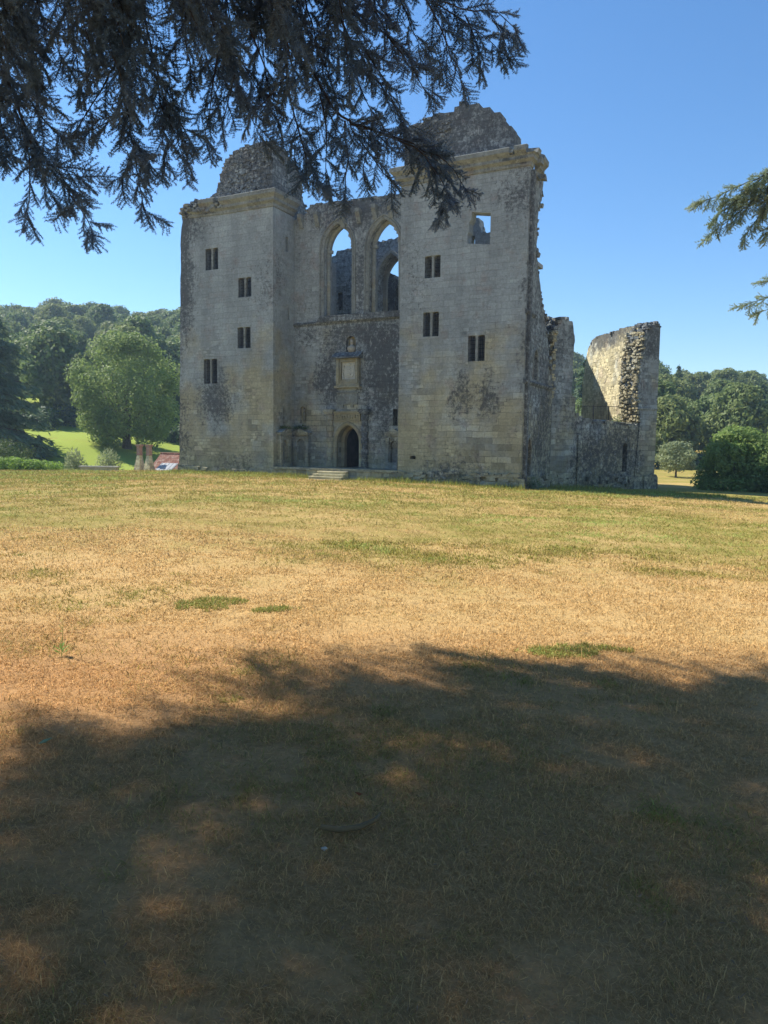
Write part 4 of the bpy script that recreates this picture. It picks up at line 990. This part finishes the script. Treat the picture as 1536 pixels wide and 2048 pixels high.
# the rest of the crown, over and behind the photographer
def inframe(p):
    q = Vector(p) - EYE; z = q.dot(fw)
    if z < .3: return False
    return abs(768 * 0 + F * q.dot(rt) / z) < 900 and (1024 - F * q.dot(up) / z) > -75
def pnp(p): return np.array(p)
for lay in range(14):
    z0 = 5.9 + lay * .45
    for gx0 in np.arange(-7, 6, .6):
        for gy0 in np.arange(-6, 6, .6):
            gx_ = gx0 + rng.uniform(-.3, .3) + .3 * (lay % 2); gy_ = gy0 + rng.uniform(-.3, .3) + .2 * (lay % 3); z = z0 + rng.normal() * .15
            x = gx_ + SD.x / SD.z * z; y = gy_ + SD.y / SD.z * z      # the spray that shades that spot of the lawn
            edge_y = np.interp(gx_, [-6, -2.4, -1.8, -1.2, -.6, 1.0, 2.2, 6], [1.2, 2.3, 3.1, 4.2, 5.15, 5.25, 5.6, 5.5]) + .18 * math.sin(gx_ * 3.1) + .10 * math.sin(gx_ * 7.3)
            if gy_ > edge_y: continue
            if gx_ < -.9 and math.sin(gx_ * 2.6 + 1) + math.sin(gy_ * 3.7 + gx_) > .6 - .45 * (-.9 - gx_) and rng.random() < .85: continue
            if gx_ > .7 and gy_ < 2.4 and math.sin(gx_ * 4.4) * math.sin(gy_ * 5.3) > .55 and rng.random() < .8: continue
            if inframe((x, y, z)) or inframe((x, y, z - .8)): continue
            a = rng.uniform(0, 6.28); place_spray(leaf, None, COARSE[rng.integers(4)], (x, y, z), (math.cos(a), math.sin(a), -.15), rng.uniform(.8, 1.3), rng.normal() * .4)
for o_ in leaf.V: o_ -= np.array(CT, np.float32)
for o_ in twig.V: o_ -= np.array(CT, np.float32)
leaf.build('foliage', M_cedar_near, t); 
for a_, zt, rr in ((1.25, 6.9, 9.5), (.75, 7.4, 11.0), (1.75, 7.0, 9), (.25, 8.0, 8), (2.3, 8.2, 7), (-.6, 8.5, 7), (3.4, 8.5, 7), (4.6, 8.8, 6)):
    o0 = np.array([CT.x, CT.y, zt - 1.6]); d = np.array([math.cos(a_), math.sin(a_), 0])
    limb.tube([o0, o0 + d * rr * .3 + [0, 0, 1.0], o0 + d * rr * .65 + [0, 0, 1.7], o0 + d * rr + [0, 0, 1.75]], [.24, .17, .10, .03], 8, False)
cl = Cloud(); cl.mb(limb); 
for o_ in cl.V: o_ -= np.array(CT, np.float32)
for V_, I_, C_ in zip(twig.V, twig.I, twig.C): pass
cl.build('boughs', M_twig, t); twig.build('twigs', M_twig, t)
m = MB(); m.tube([(0, 0, -.5), (0, 0, .4), (.1, 0, 4), (.2, .1, 9), (.2, .1, 14)], [1.0, .72, .6, .42, .1], 14); m.build('trunk', M_bark, t, uv=False)

# ---- the second cedar: only the tips of its boughs reach in from the right
rng = np.random.default_rng(8)
t = empty('cedar_tree', (15.5, 16.5, Hs(15.5, 16.5))); tag(t, 'pale green cedar whose bough tips reach in from the right edge', 'tree')
CT = Vector(t.location); leaf = Cloud(); twig = Cloud(); limb = MB()
MID = [needle_spray(80 + s, .55, .045, 10, .055, .007, 15) for s in range(4)]
o0 = (15.5, 16.5, 6.6); h_ = lambda *pp: [Vector(o0)] + [at(px, py, 14.5) for px, py in pp]
RB = [([o0] + [at(*p, 14.5) for p in ((1700, 330), (1600, 330), (1530, 350), (1480, 372), (1440, 392), (1398, 404))], .06, .3, .07),
      ([at(*p, 14.5) for p in ((1580, 335), (1510, 400), (1470, 430), (1418, 474))], .02, 0, .06), ([at(*p, 14.4) for p in ((1600, 340), (1545, 400), (1500, 455), (1490, 472))], .02, 0, .07),
      ([at(*p, 14.6) for p in ((1530, 352), (1480, 395), (1430, 435))], .015, 0, .06), ([at(*p, 14.3) for p in ((1620, 350), (1575, 420), (1530, 470))], .02, 0, .07), ([at(*p, 14.6) for p in ((1600, 325), (1540, 350), (1500, 380), (1455, 402))], .015, 0, .06), ([at(*p, 14.4) for p in ((1590, 330), (1560, 370), (1530, 420))], .015, 0, .06),
      ([(15.5, 16.5, 4.6)] + [at(*p, 16) for p in ((1700, 600), (1600, 592), (1530, 596), (1484, 612))], .05, .5, .08), ([at(*p, 16) for p in ((1600, 592), (1560, 610), (1515, 625))], .015, 0, .09), ([at(*p, 16) for p in ((1640, 560), (1570, 560), (1530, 562))], .02, 0, .1)]
for pts, r0_, st, gap in RB: bough(leaf, twig, limb, pts, r0_, MID, gap, .42, .75, .6, .25, st)
cnt = 0
while cnt < 420:
    a = rng.uniform(0, 6.28); rr = rng.uniform(1, 7); z = 3 + rng.integers(7) * 1.5; x, y = 15.5 + rr * math.cos(a), 16.5 + rr * math.sin(a); z += -.05 * rr + rng.normal() * .15
    if inframe((x, y, z)) : continue
    place_spray(leaf, None, COARSE[rng.integers(4)], (x, y, z), (math.cos(a), math.sin(a), -.2), rng.uniform(1, 1.6), rng.normal() * .4); cnt += 1
for z, a in zip(np.linspace(3, 12, 10), np.linspace(0, 11, 10)):
    limb.tube([(15.5, 16.5, z), (15.5 + 3 * math.cos(a), 16.5 + 3 * math.sin(a), z + .3), (15.5 + 5.2 * math.cos(a), 16.5 + 5.2 * math.sin(a), z)], [.14, .09, .03], 6, False) if not inframe((15.5 + 5.2 * math.cos(a), 16.5 + 5.2 * math.sin(a), z)) else None
cl = Cloud(); cl.mb(limb)
for c_ in (leaf, twig, cl):
    for o_ in c_.V: o_ -= np.array(CT, np.float32)
leaf.build('foliage', M_cedar_right, t); cl.build('boughs', M_twig, t); twig.build('twigs', M_twig, t)
m = MB(); m.tube([(0, 0, -.5), (0, 0, .4), (0, 0, 6), (0, 0, 13)], [.8, .55, .42, .1], 12); m.build('trunk', M_bark, t, uv=False)

# ------------------------------------------------------------------ grass
def grass_mat(name):
    b = B(name, .75); a = b.N.new('ShaderNodeAttribute'); a.attribute_name = 'lush'; v = b.N.new('ShaderNodeAttribute'); v.attribute_name = 'tone'
    f = a.outputs['Fac']; ps = b.sep(b.obj)[1]; c = b.mix(b.step(ps, 5.0, 7.5), (.64, .385, .155), (.66, .45, .19)); c = b.mix(b.step(f, .15, .6), c, (.30, .265, .058)); c = b.mix(b.step(f, .72, 1.15), c, (.38, .47, .12))  # reddish near straw puts warmth for the tree's shade into the blade colour
    c = b.mix(1.0, c, v.outputs['Fac'], 'MULTIPLY'); b.color(c); b.bsdf.inputs['Specular IOR Level'].default_value = .2
    tr = b.N.new('ShaderNodeBsdfTranslucent'); b.put(tr.inputs[0], c); mx = b.N.new('ShaderNodeMixShader'); mx.inputs[0].default_value = .3
    b.L.new(b.bsdf.outputs[0], mx.inputs[1]); b.L.new(tr.outputs[0], mx.inputs[2]); b.L.new(mx.outputs[0], b.N['Material Output'].inputs[0]); return b.m
M_grass = grass_mat('grass blades')
rng = np.random.default_rng(3)
def vnoise(x, y, s, seed=0):
    r = np.random.default_rng(seed); g = r.random((64, 64)); u = x / s; v = y / s; i = np.floor(u).astype(int); j = np.floor(v).astype(int); fu = u - i; fv = v - j; fu = fu * fu * (3 - 2 * fu); fv = fv * fv * (3 - 2 * fv)
    G = lambda a, b_: g[a % 64, b_ % 64]
    return (G(i, j) * (1 - fu) + G(i + 1, j) * fu) * (1 - fv) + (G(i, j + 1) * (1 - fu) + G(i + 1, j + 1) * fu) * fv
def lushness(x, y):
    f = sstep(y, 6.5, 15) * .44 + (vnoise(x, y, 4.0, 1) - .5) * .7 + (vnoise(x, y, .8, 2) - .5) * .7 + .35 * sstep(vnoise(x, y, .33, 9), .78, .92) + sstep(y, 34, 45) * .14 + (vnoise(x, y, 11, 3) - .5) * .3
    f = f + .30 * sstep(-x - y * .0, 1.0, 2.2) * sstep(4.2 - y, 0, 1.4)
    return f
def blades(x, y, h, w, lush, lean, seg2=True):
    n = len(x); z = H(x, y); a = rng.uniform(0, 2 * np.pi, n); b_ = rng.uniform(0, 2 * np.pi, n)
    d = np.stack([np.cos(a), np.sin(a), np.zeros(n)], 1); s_ = np.stack([np.cos(b_), np.sin(b_), np.zeros(n)], 1) * (w / 2)[:, None]
    base = np.stack([x, y, z - .004], 1); upv = np.array([0, 0, 1.]); l = lean[:, None]; hh = h[:, None]
    mid = base + (upv * (1 - .45 * l) + d * l * .55) * hh * .55; tip = base + (upv * (1 - .85 * l) + d * l * 1.0) * hh
    tone = rng.uniform(.55, 1.25, n)
    if seg2:
        V = np.stack([base - s_, base + s_, mid + s_ * .8, mid - s_ * .8, tip], 1).reshape(-1, 3); k = np.arange(n)[:, None] * 5
        I = np.concatenate([k + np.array([[0, 1, 2, 3]]), k + np.array([[3, 2, 4]])], 1).ravel(); C_ = np.tile([4, 3], n); m_ = 5
    else:
        V = np.stack([base - s_, base + s_, tip], 1).reshape(-1, 3); I = np.arange(3 * n); C_ = np.full(n, 3); m_ = 3
    return V, I, C_, np.repeat(lush, m_), np.repeat(tone, m_)
parts = []
def field(n, y0, y1, tall=1.0, side=.62):
    y = np.exp(rng.uniform(math.log(y0), math.log(y1), n)); x = rng.uniform(-1, 1, n) * (side * y + 2.2 * np.minimum(1, 12 / y))
    cl_ = vnoise(x, y, .16, 5) * .5 + vnoise(x, y, .7, 6) * .5; keep = rng.random(n) < .25 + .75 * sstep(cl_, .3, .65); x, y = x[keep], y[keep]; n = len(x)
    loc = ((x - 8.3) * math.cos(A) - (y - 44) * math.sin(A), (x - 8.3) * math.sin(A) + (y - 44) * math.cos(A))
    ok = ~((loc[0] > -27) & (loc[0] < .1) & (loc[1] > -.1)) & ~((loc[0] > -15) & (loc[0] < -11.9) & (loc[1] > -1.5)) & ~((loc[0] > .0) & (loc[1] > 6.2 + .3 * loc[0]))
    x, y = x[ok], y[ok]; n = len(x); lu = lushness(x, y) + rng.normal(size=n) * .16
    h = rng.uniform(.6, 1.6, n) * (.036 + .0021 * y) * (1 + .5 * np.clip(lu, 0, 1)) * tall; w = rng.uniform(.6, 1.3, n) * .00105 * np.maximum(y, 2.2)
    lean = np.clip(rng.normal(1, .25, n) * np.interp(y, [2, 10, 50], [.95, .85, .6]), 0, 1.1)
    nr_ = y < 14; 
    for q_, sg_ in ((nr_, True), (~nr_, False)):
        if q_.any(): parts.append(blades(x[q_], y[q_], h[q_], w[q_], lu[q_], lean[q_], sg_))
field(1000000, 1.5, 66)
field(2600, 2, 14, 2.6)
# longer fresh grass where the mower cannot reach, along the foot of the walls
n = 17000; lx = rng.uniform(-27.2, .2, n); ly = -.25 - np.abs(rng.normal(size=n)) * .5; lx2 = .2 + rng.uniform(0, 1, n) * 10.5
k = rng.random(n) < .68; Xc = np.where(k, lx, lx2); Yc = np.where(k, ly, 6.1 + .08 * lx2 + (lx2 - .2) * .0 - np.abs(rng.normal(size=n)) * 1.2)
ok = ~((Xc > -14.9) & (Xc < -11.9)); Xc, Yc = Xc[ok], Yc[ok]
wx_ = 8.3 + Xc * math.cos(A) + Yc * math.sin(A); wy_ = 44 - Xc * math.sin(A) + Yc * math.cos(A)
parts.append(blades(wx_, wy_, rng.uniform(.10, .34, len(Xc)) * (.5 + 1.3 * vnoise(Xc, Yc, 1.3, 4)), rng.uniform(.02, .05, len(Xc)), rng.uniform(.6, 1.1, len(Xc)), np.clip(rng.normal(.35, .2, len(Xc)), 0, 1), False))
def join(parts):
    n = 0; Is = []
    for p in parts: Is.append(p[1] + n); n += len(p[0])
    return np.concatenate([p[0] for p in parts]), np.concatenate([p[2] for p in parts]), np.concatenate(Is), {'lush': np.concatenate([p[3] for p in parts]), 'tone': np.concatenate([p[4] for p in parts])}
V, C_, I, at_ = join(parts)
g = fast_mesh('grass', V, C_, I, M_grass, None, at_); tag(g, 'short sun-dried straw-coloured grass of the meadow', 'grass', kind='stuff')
def patch(cx, cy, rx, ry, n, label, hr=(.035, .085)):
    a = rng.uniform(0, 6.28, n); q_ = np.sqrt(rng.random(n)); x = cx + rx * q_ * np.cos(a); y = cy + ry * q_ * np.sin(a) + .08 * np.sin((x - cx) * 5)
    keep = vnoise(x, y, .17, 8) * .6 + vnoise(x, y, .06, 12) * .4 > .10 + .66 * q_ ** 1.3; x, y = x[keep], y[keep]; n = len(x)
    V, C_, I, at_ = join([blades(x, y, rng.uniform(*hr, n), rng.uniform(.004, .008, n), rng.uniform(.45, 1.15, n), np.clip(rng.normal(.7, .25, n), 0, 1), True)])
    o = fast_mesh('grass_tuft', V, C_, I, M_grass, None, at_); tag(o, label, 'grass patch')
patch(-1.80, 7.55, .48, .42, 5200, 'bigger fresh green grass tuft on the dry lawn left of centre')
patch(-1.08, 7.35, .36, .15, 2000, 'thin strip of green grass beside the bigger left tuft')
patch(1.6, 6.2, .62, .32, 5600, 'green grass tuft at the edge of the tree shadow on the right')
# cedar litter: bits of twig, cone scales and dead leaves strewn over the lawn
n = 900; y = np.exp(rng.uniform(math.log(1.7), math.log(14), n)); x = rng.uniform(-.6, .6, n) * y; z = H(x, y) + rng.uniform(.006, .03, n)
cl = Cloud(); a = rng.uniform(0, 6.28, n); L_ = rng.uniform(.005, .017, n) * np.where(rng.random(n) < .2, 2.2, 1); U = np.stack([np.cos(a), np.sin(a), rng.normal(size=n) * .25], 1) * L_[:, None]
Wv = np.stack([-np.sin(a), np.cos(a), rng.normal(size=n) * .3], 1) * (rng.uniform(.0012, .004, n) * np.where(L_ > .02, .5, 1))[:, None]; cl.quads(np.stack([x, y, z], 1), U, Wv)
o = cl.build('cedar_litter', simple_mat('cedar litter', (.30, .19, .10), (.19, .12, .07), 3, .9, 0)); tag(o, 'brown scraps of twig and dead needles strewn over the lawn', 'litter', kind='stuff')
# weed, stick and fallen bits on the lawn
w0 = (-2.42, 5.45); t = empty('weed', (w0[0], w0[1], Hs(*w0))); tag(t, 'single tall thin green weed standing on the sunlit dry lawn at left', 'plant')
m = MB(); m.tube([(0, 0, 0), (.01, 0, .14), (.015, .01, .30)], [.003, .0022, .001], 5); m.build('stem', M_hedge, t, uv=False)
cl = Cloud(); n = 46; z = rng.uniform(.02, .29, n); a = rng.uniform(0, 6.28, n); d = np.stack([np.cos(a), np.sin(a), np.full(n, .6)], 1); k_ = np.where(z < .07, .035, .011)[:, None]
cl.quads(np.stack([0 * z, 0 * z, z], 1) + d * k_, unit(d) * k_, unit(np.cross(d, np.array([0, 0, 1.]))) * k_ * .3); cl.build('leaves', M_hedge, t)
sp = [(-.25, 2.97), (-.17, 2.955), (-.09, 2.985), (-.02, 3.06), (.0, 3.12)]
o = MB(); o.tube([(x, y, Hs(x, y) + .03) for x, y in sp], [.011, .013, .012, .010, .006], 8); o = o.build('fallen_stick', simple_mat('dry stick', (.19, .13, .065), (.12, .085, .045), 14, .8, .4), uv=False, smooth=True); tag(o, 'curved brown stick lying on the shaded lawn near the centre', 'stick')
def fallen(x, y, s, c, label, name='fallen_leaf', cat='leaf'):
    m = MB(); z = Hs(x, y) + .035; a = random.random() * 6
    R_ = lambda u, v, w: (x + u * math.cos(a) - v * math.sin(a), y + u * math.sin(a) + v * math.cos(a), z + w)
    top = [R_(-s, 0, .004), R_(-.2 * s, .45 * s, .012), R_(s, 0, .02), R_(-.2 * s, -.45 * s, .010), R_(0, 0, 0)]; m.add(top + [(p[0], p[1], p[2] - .002) for p in top], [(0, 4, 1), (1, 4, 2), (2, 4, 3), (3, 4, 0), (6, 9, 5), (7, 9, 6), (8, 9, 7), (5, 9, 8), (0, 1, 6, 5), (1, 2, 7, 6), (2, 3, 8, 7), (3, 0, 5, 8)])
    tag(m.build(name, simple_mat(label, c, tuple(q_ * .7 for q_ in c), 20), uv=False), label, cat)
fallen(-.22, 2.78, .022, (.55, .50, .42), 'tiny pale fallen leaf on the shaded lawn below the stick')
fallen(-1.75, 3.72, .035, (.22, .30, .18), 'pale green fallen leaf at the left edge of the tree shadow')
fallen(-.10, 3.27, .02, (.26, .10, .05), 'small reddish fallen leaf on the shaded lawn left of the stick')

# ------------------------------------------------------------------ the air
mb = MB(); mb.box(-500, 500, -115, 640, -12, 85); hz = mb.build('haze', None, None, uv=False); tag(hz, kind='stuff')
hm = bpy.data.materials.new('air'); hm.use_nodes = True; ht = hm.node_tree; ht.nodes.remove(ht.nodes['Principled BSDF'])
pv = ht.nodes.new('ShaderNodeVolumePrincipled'); pv.inputs['Color'].default_value = (.55, .75, 1, 1); pv.inputs['Density'].default_value = .00045; pv.inputs['Anisotropy'].default_value = .35
ht.links.new(pv.outputs[0], ht.nodes['Material Output'].inputs['Volume']); hz.data.materials.append(hm)
